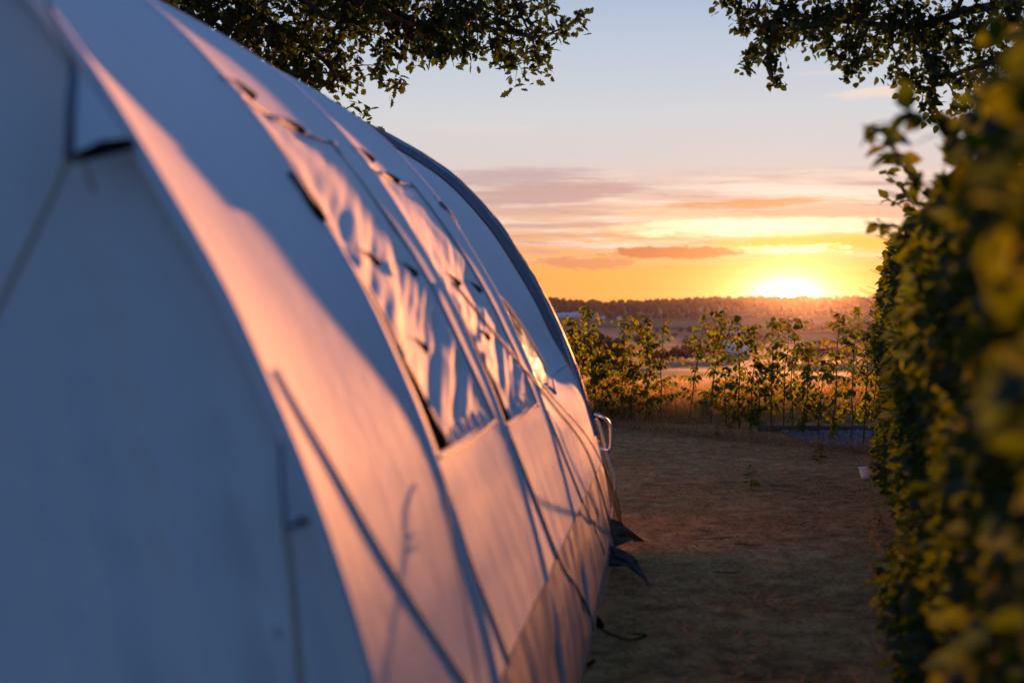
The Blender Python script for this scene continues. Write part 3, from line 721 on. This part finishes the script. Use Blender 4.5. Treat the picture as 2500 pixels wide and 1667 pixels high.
# wooden posts behind the saplings
for (px, w, top, lb) in (((1728, 1022), .14, 955, 'thick dark wooden fence post in the golden grass behind the saplings'), ((1548, 1012), .10, 965, 'stubby dark wooden post behind the saplings near the tent')):
    b = at_z(*px, 0); b.y += .4; b = Vector((b.x * (b.y) / (b.y - .4), b.y, 0)); h = at_y(px[0], top, b.y).z
    o = MB().tube([b - Vector((0, 0, .1)), b + Vector((0, 0, h * .5)), b + Vector((.006, 0, h * .97)), b + Vector((.006, 0, h))], [w / 2 * 1.05, w / 2, w / 2 * .95, w / 2 * .7], 12).build('wooden_post', M_post)
    tag(o, lb, 'post')
# gravel strip with its log edging
gr = MB(); gx = [(2.6 + 3.2 * k / 20) for k in range(21)]
gr.grid([[Vector((x, 12.3 - (x - 2.7) * .45 + (1.9 + (x - 2.7) * .3) * j / 8, .010 + hgt(x, 13) * 0 + .004)) for x in gx] for j in range(9)])
M_gravel = pmat('gravel_bed', (.06, .058, .066), (.12, .112, .12), 40, .9, bump=.8, bscale=90)
tag(gr.build('gravel_path', M_gravel), kind='structure')
pos = []; 
for k in range(5200):
    x = 2.6 + 2.9 * rnd.random(); f = rnd.random(); pos.append((x, 12.3 - (x - 2.7) * .45 + (1.9 + (x - 2.7) * .3) * f, .015))
pos = np.array(pos); n = len(pos)
ico = [(np.array([(-1, -.8, 0), (.9, -1, 0), (1, .9, 0), (-.8, 1, 0), (-.5, -.4, .8), (.5, -.5, .9), (.5, .5, .7), (-.5, .5, .9)], float) * .5, np.array([(0, 1, 5, 4), (1, 2, 6, 5), (2, 3, 7, 6), (3, 0, 4, 7), (4, 5, 6, 7)]))]
M_gs = leaf_mat('gravel_stones', [(.06, .058, .066), (.11, .105, .11), (.18, .17, .175), (.08, .075, .075)], 0, None, .03)
o = joined('gravel', ico, pos, rot_from(np.stack([npr.normal(size=n), npr.normal(size=n), npr.normal(size=n) * .2], 1), npr.uniform(-.3, .3, n)), npr.uniform(.015, .04, n), M_gs)
tag(o, 'blue grey gravel stones behind the saplings on the right', 'gravel')
o = MB().tube([at_z(1850, 1047, .03), at_z(1910, 1047, .03), at_z(2000, 1047, .03), at_z(2240, 1046, .03)], .035, 12).build('log_edging', M_post)
tag(o, 'long round log lying along the back edge of the gravel strip', 'log')
# pale cup dropped at the hedge's foot
cb = at_z(2112, 1168, 0); cup = empty('plastic_cup', cb); tag(cup, 'small white plastic pot lying at the foot of the tall hedge', 'pot')
rows = []
for k in range(9):
    rr = (.0, .028, .032, .036, .041, .044, .046, .043, .040)[k]; zz = (.0, .0, .02, .04, .06, .075, .08, .078, .04)[k]
    rows.append([cb + Vector((rr * math.cos(a), rr * math.sin(a), zz)) for a in np.linspace(0, 2 * math.pi, 17)[:-1]])
MB().grid(rows, True).build('body', M_white, cup)
MB().tube([cb + Vector((.047 * math.cos(a), .047 * math.sin(a), .079)) for a in np.linspace(0, 2 * math.pi, 17)], .003, 5, False).build('rim', M_white, cup)

# ------------------------------------------------------------------ the tall clipped hedge on the right
hd = empty('beech_hedge', (2.2, 6, 0)); tag(hd, 'tall dense leafy hedge running along the right side, blurred close to the camera', 'hedge')
n = 50000; yy = np.concatenate([npr.uniform(.15, 12.4, n // 2), .15 + 12.2 * npr.rand(n // 2) ** 1.4]); n = len(yy)
zz = 1.70 * npr.rand(n) ** .92
lump = np.array([mn.noise(Vector((y * 1.4, z * 1.6, 0))) * .13 + mn.noise(Vector((y * 4.5, z * 4.5, 7))) * .07 for y, z in zip(yy, zz)])
topc = np.array([1.54 + .12 * mn.noise(Vector((y * 1.1, 3, 0))) + .10 * mn.noise(Vector((y * 4, 9, 0))) for y in yy]) + .16 * np.clip((3.6 - yy) / 2.0, 0, 1)
zz = np.minimum(zz, 3) * topc / 1.62
depth = np.abs(npr.normal(size=n)) * .16; depth = np.where(npr.rand(n) < .25, npr.uniform(0, .85, n), depth)
face = .175 + .245 * yy + .10 * (zz < .25) * (.25 - zz) * 4 - lump
xx = face + depth + np.clip((zz - 1.3), 0, 1) * .25
pos = np.stack([xx, yy, zz], 1)
pos = pos[np.hypot(pos[:, 0], pos[:, 1]) > .42]; n = len(pos)
dirs = np.stack([npr.normal(size=n) - .7, npr.normal(size=n), npr.normal(size=n) * .6 - .25], 1)
foliage(hd, T_beech, pos, rot_from(dirs, npr.uniform(-1.2, 1.2, n)), npr.uniform(.034, .066, n), M_hedge, 300)
st_ = MB()
for k in range(46):
    y = .5 + k * .26 + .1 * rnd.random(); x = .108 + .245 * y + .35 + .1 * rnd.random(); hh = 1.35 + .25 * rnd.random()
    b0 = Vector((x, y, -.02)); tp = Vector((x - .08 + .16 * rnd.random(), y + .1 * rnd.random(), hh)); mid = b0.lerp(tp, .5) + Vector((.05 * rnd.uniform(-1, 1), .05, 0))
    o = MB().tube(curve([b0, mid, tp], 4), [.014 - .0011 * j for j in range(9)], 6).build('stem', M_bark, hd)
    for j in range(7):
        f = .1 + .85 * rnd.random(); p = b0.lerp(tp, f); a = rnd.uniform(2.2, 4.2); L = rnd.uniform(.25, .45)
        st_.tube([p, p + Vector((math.cos(a) * L * .6, math.sin(a) * L * .6, .1)), p + Vector((math.cos(a) * L, math.sin(a) * L, .16))], [.004, .003, .0015], 4, False)
st_.build('twigs', M_bark, hd)['kind'] = 'stuff'
# shoots sticking out of the hedge against the sky
ps = []; dd = []; tw = MB()
for (u, v, y, du, dv) in ((2140, 330, 3.0, -60, -40), (2170, 380, 3.4, -60, -70), (2190, 545, 4.0, -70, 10), (2170, 560, 4.6, -60, -30), (2185, 640, 8, -30, -60), (2180, 460, 5.5, -40, -70), (2200, 420, 5, -50, -60), (2170, 700, 9, -30, -30), (2260, 300, 2.6, -80, -50), (2180, 745, 10, -20, -60), (2190, 500, 6, -50, -30)):
    a = at_y(u + 60, v + 60, y); b = at_y(u + du * .6, v + dv * .6, y); Q = curve([a, a.lerp(b, .5) + Vector((0, 0, .02)), b], 4); tw.tube(Q, .002, 4, False)
    for k in range(14):
        f = rnd.random(); q = Q[int(f * (len(Q) - 1))]; ps.append(tuple(q)); dd.append((rnd.uniform(-1, 1), rnd.uniform(-.6, .6), rnd.uniform(-.9, .5)))
tw.build('shoots', M_bark, hd); ps = np.array(ps); dd = np.array(dd); n = len(ps)
joined('shoot_leaves', T_beech, ps, rot_from(dd, npr.uniform(-1, 1, n)), npr.uniform(.045, .07, n), M_hedge, hd)

# ------------------------------------------------------------------ overhanging trees
def FVs(l): return [(u / .9408, v / .9408, r / .9408) for u, v, r in l]
def overhang(name, label, dist, clumps, tmpl, mat, lsize, trunk, limbs, k_d, hang, n_single=300):
    root = empty(name, trunk[0]); tag(root, label, 'tree')
    MB().tube(curve(trunk, 5), [.24 - .006 * i for i in range((len(trunk) - 1) * 5 + 1)], 12).build('trunk', M_bark, root)
    lim_pts = []
    for L in limbs:
        P = curve([p if isinstance(p, Vector) else at_y(p[0] / .9408, p[1] / .9408, dist + p[2]) for p in L], 6); m = len(P)
        MB().tube(P, [.034 * (1 - i / m) ** .8 + .004 for i in range(m)], 8).build('limb', M_bark, root); lim_pts += P[4:]
    LP = np.array([tuple(p) for p in lim_pts]); tw = MB(); pos = []; dirs = []
    r2 = random.Random(len(clumps))
    for (u, v, r) in clumps:
        y0 = dist + r2.uniform(-.5, .5) + (r2.uniform(-1, 1) if v < -20 else 0); c = at_y(u, v, y0); rad = 1.1 * r / F * y0
        j = int(np.argmin(((LP - np.array(tuple(c))) ** 2).sum(1))); a = Vector(LP[j])
        if (a - c).length > .05: tw.tube(curve([a, a.lerp(c, .5) + Vector((0, 0, .05)), c], 3), [.012, .010, .008, .007, .006, .005, .004][:7], 5, False)
        nl = int(k_d * (rad / lsize) ** 2 * math.pi) + 9; ns = max(3, nl // 9)
        for s in range(ns):
            th = r2.random() * 6.283; rr = rad * r2.random() ** .5; d = Vector((math.cos(th) * rr, r2.uniform(-1, 1) * rad * .9, math.sin(th) * rr))
            e = c + d; tw.tube([c + d * .15, c + d * .6 + Vector((0, 0, .02)), e], [.004, .0025, .0015], 4, False)
            for k in range(9):
                f = r2.uniform(.45, 1.08); q = c + d * f + Vector((r2.gauss(0, 1), r2.gauss(0, 1), r2.gauss(0, 1))) * lsize * .55
                pos.append(tuple(q)); dirs.append((r2.gauss(0, 1) + d.x, r2.gauss(0, 1), r2.gauss(0, .7) + d.z - hang))
    tw.build('twigs', M_bark, root)['kind'] = 'stuff'; pos = np.array(pos); dirs = np.array(dirs); n = len(pos)
    foliage(root, tmpl, pos, rot_from(dirs, npr.uniform(-1.4, 1.4, n)), npr.uniform(.75, 1.2, n) * lsize, mat, n_single)
    return root
OC = FVs([(420, 60, 40), (520, 110, 40)]) + FVs([(420, 5, 60), (480, 45, 55), (545, 85, 60), (610, 60, 75), (600, 130, 45), (660, 120, 60), (640, 175, 40), (700, 60, 80), (710, 190, 50), (745, 140, 55), (785, 185, 42), (690, 225, 22), (768, 246, 18), (825, 257, 20),
          (790, 70, 80), (860, 30, 85), (880, 115, 40), (862, 150, 25), (908, 178, 20), (940, 90, 60), (960, 30, 80), (1010, 80, 60), (1020, 125, 30), (1060, 40, 70), (1080, 95, 45), (1095, 130, 22), (1130, 30, 65), (1140, 100, 30),
          (1195, 20, 50), (1190, 145, 38), (1235, 140, 36), (1225, 85, 40), (1175, 90, 30), (1275, 72, 24), (1328, 45, 16), (1262, 4, 24), (560, 10, 70), (740, 5, 70), (1030, -20, 70)])
for k in range(60): OC.append((rnd.uniform(150, 1350), rnd.uniform(-950, -60), rnd.uniform(60, 130)))
overhang('oak_tree', 'big oak whose dark lobed leaves hang over the tent at the upper left', 14.0, OC, T_oak, M_oak, .100,
         [Vector((-4.6, 17, -.1)), Vector((-4.5, 17, 2)), Vector((-4.2, 16.8, 4)), Vector((-3.9, 16.5, 6.5))],
         [[Vector((-4.2, 16.8, 3.8)), (440, -60, 1), (600, 40, .3), (700, 100, 0), (770, 180, 0), (700, 215, 0), (790, 255, 0)],
          [Vector((-4.2, 16.8, 4.0)), (560, -120, 1), (740, 35, 0), (860, 20, 0), (960, 60, 0), (1100, 60, 0), (1230, 85, 0), (1330, 45, 0)],
          [Vector((-4.1, 16.7, 4.6)), (700, -250, 0), (950, -130, 0), (1150, -30, 0), (1230, 110, 0)],
          [Vector((-4.0, 16.6, 5.2)), (600, -500, 0), (900, -500, 0), (1200, -400, 0)]], 6.0, .25)
BC = FVs([(1670, 5, 30), (1720, 25, 45), (1700, 75, 22), (1720, 115, 24), (1712, 148, 13), (1765, 60, 55), (1760, 115, 25), (1776, 183, 17), (1775, 145, 12), (1820, 30, 65), (1815, 90, 30), (1870, 60, 55), (1880, 20, 60), (1930, 60, 55),
          (1900, 95, 25), (1940, 120, 28), (1945, 155, 16), (1985, 100, 45), (1960, 170, 10), (2000, 150, 20), (2000, 40, 70), (2060, 90, 60), (2060, 150, 35), (2070, 20, 70), (2120, 130, 60), (2110, 190, 40), (2140, 225, 30), (2160, 60, 80), (2180, 170, 60),
          (2200, 250, 30), (2230, 100, 70), (2250, 200, 50), (2290, 50, 80), (2320, 150, 80), (2140, 260, 15)])
for k in range(45): BC.append((rnd.uniform(1800, 3000), rnd.uniform(-900, -40), rnd.uniform(60, 140)))
overhang('linden_tree', 'tree with small round leaves drooping into the upper right above the hedge', 9.0, BC, T_round, M_birch, .048,
         [Vector((4.9, 10.5, -.1)), Vector((4.8, 10.5, 2)), Vector((4.5, 10.3, 3.6)), Vector((4.3, 10.2, 5.2))],
         [[Vector((4.6, 10.3, 3.3)), (2450, 0, .5), (2250, 20, 0), (2100, 60, 0), (1950, 50, 0), (1800, 30, 0), (1700, 20, 0)],
          [Vector((4.6, 10.3, 3.0)), (2400, 120, .5), (2250, 150, 0), (2140, 200, 0)],
          [(1790, 30, 0), (1775, 100, 0), (1765, 150, 0), (1780, 195, 0)],
          [Vector((4.5, 10.3, 3.7)), (2500, -250, 0), (2200, -300, 0), (1950, -150, 0)]], 3.6, .5)

# ------------------------------------------------------------------ grasses
def blades(name, n, xr, yr, hr, wr, mat, label, flat, keep=None, dens_near=False):
    x = npr.uniform(xr[0], xr[1], n); y = npr.uniform(yr[0], yr[1], n)
    if dens_near: y = yr[0] + (yr[1] - yr[0]) * npr.rand(n) ** 1.5
    if keep is not None: k = keep(x, y); x, y = x[k], y[k]; n = len(x)
    z = np.array([hgt(a, b) for a, b in zip(x, y)]) + .002
    dirs = np.stack([npr.normal(size=n), npr.normal(size=n), np.abs(npr.normal(size=n)) * flat + .08], 1)
    tv, tf = T_blade[0]; tv = tv * np.array([wr, 1, 1]); sz = npr.uniform(hr[0], hr[1], n)
    o = joined(name, [(tv, tf)], np.stack([x, y, z], 1), rot_from(dirs, npr.uniform(-3, 3, n)), sz, mat); tag(o, label, 'grass'); return o
tent_out = lambda x, y: (x > .075 - .30 / math.cos(al) * 0 + (-.302 / math.cos(al)) + math.tan(al) * y - .02) | (y > 7.0)
hedge_in = lambda x, y: x < .5 + .245 * y
blades('dry_lawn_grass', 120000, (-1.2, 4.2), (2.4, 15.6), (.018, .055), 1.3, M_straw, 'short dry brown grass of the lawn between tent and hedge', .28, lambda x, y: tent_out(x, y) & hedge_in(x, y))
blades('lawn_tufts', 30000, (-.8, 4.2), (3.5, 15.3), (.03, .085), 1.0, M_straw, 'longer wispy dry grass tufts scattered over the lawn', .45, lambda x, y: tent_out(x, y) & hedge_in(x, y) & (np.array([mn.noise(Vector((a * 2.2, b * 2.2, 6))) for a, b in zip(x, y)]) > .12))
blades('hedge_foot_grass', 5000, (.9, 3.6), (3.5, 12.6), (.06, .20), .5, M_straw, 'long dry grass along the foot of the tall hedge', 1.3, lambda x, y: (x > .02 + .245 * y) & (x < .35 + .245 * y))
blades('golden_grass', 34000, (-2.5, 6.5), (14.6, 21), (.18, .42), .28, M_gold, 'tall golden seeding grass glowing behind the saplings', 3.2, lambda x, y: (x < 1.9) | (y > 14.6 + .0 * x))
# seed heads
n = 16000; x = npr.uniform(-2.5, 6.5, n); y = npr.uniform(14.7, 21, n); z = np.array([hgt(a, b) for a, b in zip(x, y)]) + npr.uniform(.10, .42, n)
o = joined('grass_seed_heads', [leaf_template(1, .35, .2, .1, [(0, .2), (.4, 1), (1, 0)])], np.stack([x, y, z], 1), rot_from(np.stack([npr.normal(size=n) * .5, npr.normal(size=n) * .5, np.ones(n)], 1), npr.uniform(-3, 3, n)), npr.uniform(.018, .04, n), M_gold)
tag(o, 'small seed heads on the tall golden grass', 'grass')
# fringe of rough grass along the sapling row
A0, A1 = at_z(1380, 1030), at_z(2120, 1105)
n = 6000; f = npr.rand(n); x = A0.x + (A1.x - A0.x) * (f * 1.7 - .6) + npr.normal(size=n) * .12; y = A0.y + (A1.y - A0.y) * (f * 1.7 - .6) + npr.normal(size=n) * .12
o = joined('row_fringe_grass', [(T_blade[0][0] * np.array([.6, 1, 1]), T_blade[0][1])], np.stack([x, y, np.zeros(n)], 1), rot_from(np.stack([npr.normal(size=n), npr.normal(size=n), np.abs(npr.normal(size=n)) * 1.3 + .2], 1), npr.uniform(-3, 3, n)), npr.uniform(.05, .14, n), M_straw)
tag(o, 'rough brown grass fringe at the feet of the saplings', 'grass')
# sticks on the lawn
for (u, v, L, a, lb) in ((1745, 1312, .22, .15, 'thin dark twig lying in the sunlit patch of lawn'), (1830, 1328, .16, -.1, 'dark twig lying right of the first on the sunlit lawn'), (1775, 1395, .14, .05, 'short dark twig on the shaded lawn in the foreground')):
    p = at_z(u, v, .015); d = Vector((math.cos(a), math.sin(a) * 2, 0)).normalized()
    tag(MB().tube(curve([p - d * L / 2, p + Vector((.01, .004, -.004)), p + d * L / 2], 4), [.002, .003, .003, .003, .0035, .003, .003, .002, .001], 5).build('fallen_twig', M_bark), lb, 'twig')

# ------------------------------------------------------------------ the valley
def blob_tree_mesh(sd, tall=1.0, n=420):
    """crown of leaf clumps, unit height"""
    r = np.random.RandomState(sd); P = []
    lob = r.uniform(-1, 1, (9, 3)) * np.array([.30, .30, .26]) + np.array([0, 0, .58])
    for k in range(n):
        c = lob[r.randint(9)]; d = r.normal(size=3); d /= np.linalg.norm(d); P.append(c + d * np.array([.20, .20, .17]) * tall * r.uniform(.75, 1.1))
    P = np.array(P); P[:, 2] = np.clip(P[:, 2], .12, 1.1); dirs = r.normal(size=(n, 3)); tv, tf = leaf_template(1, .9, .3, .2)
    R_ = rot_from(dirs, r.uniform(-3, 3, n)); s = r.uniform(.08, .14, n)
    W = np.einsum('nij,vj->nvi', R_, tv) * s[:, None, None] + P[:, None, :]; m = len(tv)
    return fast_mesh('crown', W.reshape(-1, 3), (tf[None] + (np.arange(n) * m)[:, None, None]).reshape(-1, 4))
crowns = [blob_tree_mesh(k) for k in range(5)]
for c in crowns: c.materials.append(M_far)
tm = MB().tube([(0, 0, -.05), (0, 0, .3), (.01, 0, .6)], [.035, .028, .012], 6); tme = bpy.data.meshes.new('trunk'); tme.from_pydata(tm.v, [], tm.f); tme.materials.append(M_bark)
def con_mesh(sd):
    r = np.random.RandomState(sd); n = 260; f = r.rand(n); a = r.rand(n) * 6.28; rad = .2 * (1 - f) * r.uniform(.6, 1.1, n) + .01
    P = np.stack([np.cos(a) * rad, np.sin(a) * rad, .1 + f * .9], 1); dirs = np.stack([np.cos(a), np.sin(a), -.4 + 0 * a], 1); tv, tf = leaf_template(1, .8)
    W = np.einsum('nij,vj->nvi', rot_from(dirs, r.uniform(-1, 1, n)), tv) * (.05 + .09 * (1 - f))[:, None, None] + P[:, None, :]; m = len(tv)
    return fast_mesh('crown', W.reshape(-1, 3), (tf[None] + (np.arange(n) * m)[:, None, None]).reshape(-1, 4))
con = con_mesh(3); con.materials.append(M_far)
def far_tree(px, dist, hpx, label, conifer=False, wide=1.0, group=None):
    x = (px - 1250) / F * dist; z = hgt(x, dist); h = hpx / F * dist
    root = bpy.data.objects.new('conifer' if conifer else 'broadleaf_tree', None); COL.objects.link(root); root.location = (x, dist, z); root.scale = (h * wide, h * wide, h); root.rotation_euler[2] = rnd.uniform(0, 6)
    tag(root, label, 'tree', group)
    for nm, me in (('trunk', tme), ('crown', con if conifer else rnd.choice(crowns))):
        o = bpy.data.objects.new(nm, me); COL.objects.link(o); o.parent = root
def v_at(px, d): return 740 + (H - hgt((px - 1250) / F * d, d)) / d * F
FT = [(1450, 330, 125, 'tall dark spreading tree beyond the saplings, nearest the tent edge', 0, 1.1), (1488, 350, 110, 'dark tree just right of the tall spreading one', 0, 1.1), (1415, 300, 100, 'dark tree low behind the first saplings', 0, 1.2),
      (1520, 240, 75, 'dark round bush tree below the pale field strip', 0, 1.4), (1465, 200, 90, 'large dark bush just beyond the golden grass by the tent', 0, 1.5), (1590, 430, 50, 'mid valley tree left of the pointed conifer', 0, 1.3),
      (1575, 900, 42, 'lilac hazed tree clump left above the round bush', 0, 1.5), (1625, 560, 40, 'dark tree in the hedge line left of the conifer', 0, 1.5), (1655, 600, 38, 'dark tree at the foot of the pointed conifer', 0, 1.5), (1675, 620, 58, 'small pointed conifer above the dark tree line', 1, 1.3),
      (1700, 610, 40, 'dark tree right of the pointed conifer', 0, 1.5), (1735, 640, 46, 'tree at the left of the pale barn', 0, 1.4), (1765, 700, 66, 'tall tree directly behind the pale barn', 0, 1.2), (1815, 720, 50, 'hazy orange tree right of the pale barn', 0, 1.5),
      (1648, 1150, 14, 'small round lone bush in the pale field', 0, 1.3), (1960, 560, 42, 'left end of the dark tree belt below the sun', 0, 1.5), (1995, 560, 46, 'second tree of the dark belt below the sun', 0, 1.5), (2030, 560, 44, 'third tree of the dark belt below the sun', 0, 1.5),
      (2070, 560, 42, 'fourth tree of the dark belt below the sun', 0, 1.5), (2110, 560, 46, 'right end of the dark tree belt near the hedge', 0, 1.5), (2095, 190, 95, 'dark bush behind the sparse saplings near the tall hedge', 0, 1.4), (2150, 210, 95, 'dark bush partly hidden by the tall hedge', 0, 1.3),
      (1850, 980, 26, 'small hazed tree in the field under the sun glow', 0, 1.4), (1560, 1250, 30, 'hazed tree clump beside the green meadow', 0, 1.7), (1610, 210, 70, 'dark low bush beyond the gap between saplings', 0, 1.6), (1900, 230, 40, 'low bush beyond the golden grass under the sun', 0, 1.8)]
for (px, d, hp, lb, c, w) in FT: far_tree(px, d, hp, lb, bool(c), w, 'trees scattered in the valley')
# hedgerows and woodland masses
def mass(name, pts, label, per, hr, jx, con_f=.2, mat=M_wood):
    pos = []; 
    for (x, y) in pts:
        for _ in range(per):
            a, b = x + npr.normal() * jx, y + npr.normal() * jx * .5; pos.append((a, b, hgt(a, b)))
    pos = np.array(pos); n = len(pos)
    # faceted crowns: two kinds, each a squat rounded lump or a spire
    def lump(spire):
        V = [(0, 0, 1)]; 
        for zf, rr in (((.6, .16), (.12, .26)) if spire else ((.86, .26), (.5, .44), (.1, .34))):
            for k in range(6): V.append((rr * math.cos(k * 1.047 + zf), rr * math.sin(k * 1.047 + zf), zf))
        Fq = [(0, 1 + k, 1 + (k + 1) % 6, 0) for k in range(6)]; L = (len(V) - 1) // 6
        Fq = [(0, 0, 0, 0)][:0]; tri = []
        for k in range(6): tri.append((0, 1 + k, 1 + (k + 1) % 6))
        for l in range(L - 1):
            for k in range(6):
                a, b = 1 + l * 6 + k, 1 + l * 6 + (k + 1) % 6; tri.append((a, a + 6, b + 6)); tri.append((a, b + 6, b))
        return np.array(V, float), np.array(tri)
    rot = np.zeros((n, 3, 3)); a = npr.rand(n) * 6.28; w = npr.uniform(.8, 1.3, n); rot[:, 0, 0] = np.cos(a) * w; rot[:, 0, 1] = -np.sin(a) * w; rot[:, 1, 0] = np.sin(a) * w; rot[:, 1, 1] = np.cos(a) * w; rot[:, 2, 2] = 1
    ts = [lump(False)] * max(1, int((1 - con_f) * 10)) + [lump(True)] * int(con_f * 10)
    o = joined(name, ts, pos, rot, npr.uniform(hr[0], hr[1], n), mat); tag(o, label, 'woodland'); return o
pts = [(x, y) for y in (3230, 3190, 3150) for x in np.arange(-2200, 2600, 9)]
mass('skyline_wood', pts, 'thin line of conifers and trees along the far ridge', 1, (5, 17), 4, .6)
pts = [(x, y) for y in np.arange(2350, 3150, 65) for x in np.arange(-1900, 2300, 17) if mn.noise(Vector((x / 260, y / 200, 0))) > -.18 - (y - 2400) / 1600]
mass('hillside_wood', pts, 'hazy woodland covering the far slope below the ridge', 1, (9, 17), 10, .1)
pts = []
for (x0, y0, x1, y1) in ((-700, 2050, 300, 2150), (330, 1980, 900, 2100), (-300, 1500, 40, 1540), (150, 1330, 560, 1380), (-250, 1020, -20, 1060), (240, 980, 700, 1040), (-200, 760, 60, 800), (250, 760, 330, 1000), (-120, 480, 40, 500), (190, 620, 420, 640)):
    k = int(math.hypot(x1 - x0, y1 - y0) / 9); pts += [(x0 + (x1 - x0) * i / k, y0 + (y1 - y0) * i / k) for i in range(k)]
mass('valley_hedgerows', pts, 'dark hedgerows and tree lines dividing the valley fields', 2, (4, 10), 5, .05)

def house(px, d, w, dep, hw, hr, label, name='farm_building', rz=0.0, pane=True, mw=None):
    x = (px - 1250) / F * d; z = hgt(x, d); root = empty(name, (x, d, z)); tag(root, label, 'building')
    c = Vector((x, d, z)); MB().box(c + Vector((0, 0, hw / 2 - .3)), (w, dep, hw + .6), rz).build('wall', mw or M_white, root, False)
    Mr = Matrix.Rotation(rz, 3, 'Z'); o = .4
    V = [(-w / 2 - o, -dep / 2 - o, hw - .1), (w / 2 + o, -dep / 2 - o, hw - .1), (w / 2 + o, dep / 2 + o, hw - .1), (-w / 2 - o, dep / 2 + o, hw - .1), (-w / 2 - o, 0, hw + hr), (w / 2 + o, 0, hw + hr)]
    me = bpy.data.meshes.new('roof'); me.from_pydata([tuple(c + Mr @ Vector(v)) for v in V], [], [(0, 1, 5, 4), (2, 3, 4, 5), (0, 4, 3), (1, 2, 5), (3, 2, 1, 0)]); me.materials.append(M_roof); link_mesh('roof', me, None, root)
    if pane:
        for k in range(3):
            MB().box(c + Mr @ Vector((-w * .3 + w * .3 * k, -dep / 2 - .03, hw * .5)), (w * .1, .1, hw * .35), rz).build('window', M_glassd, root, False)
house(1795, 640, 10, 9, 3.2, 5.5, 'barn with a pale gabled roof half hidden by the saplings', 'barn', .25, True, M_wall)
house(1385, 2100, 30, 12, 4, 3, 'long low white farm building below the woods by the tent edge', 'farm_building')
house(1408, 2080, 10, 9, 5, 4, 'small white gabled house right of the long farm building', 'house')
for k, (px, lb) in enumerate(((1442, 'first tiny white house of the distant row'), (1456, 'second tiny white house of the distant row'), (1471, 'third tiny white house of the distant row'), (1512, 'tiny pale house alone above the green meadow'))):
    house(px, 2060, 6, 6, 2.6, 2, lb, 'house', .1 * k, False)
house(1770, 1300, 30, 5, 1.6, .8, 'long low pale polytunnel lying in the fields below the ridge', 'polytunnel', .0, False)
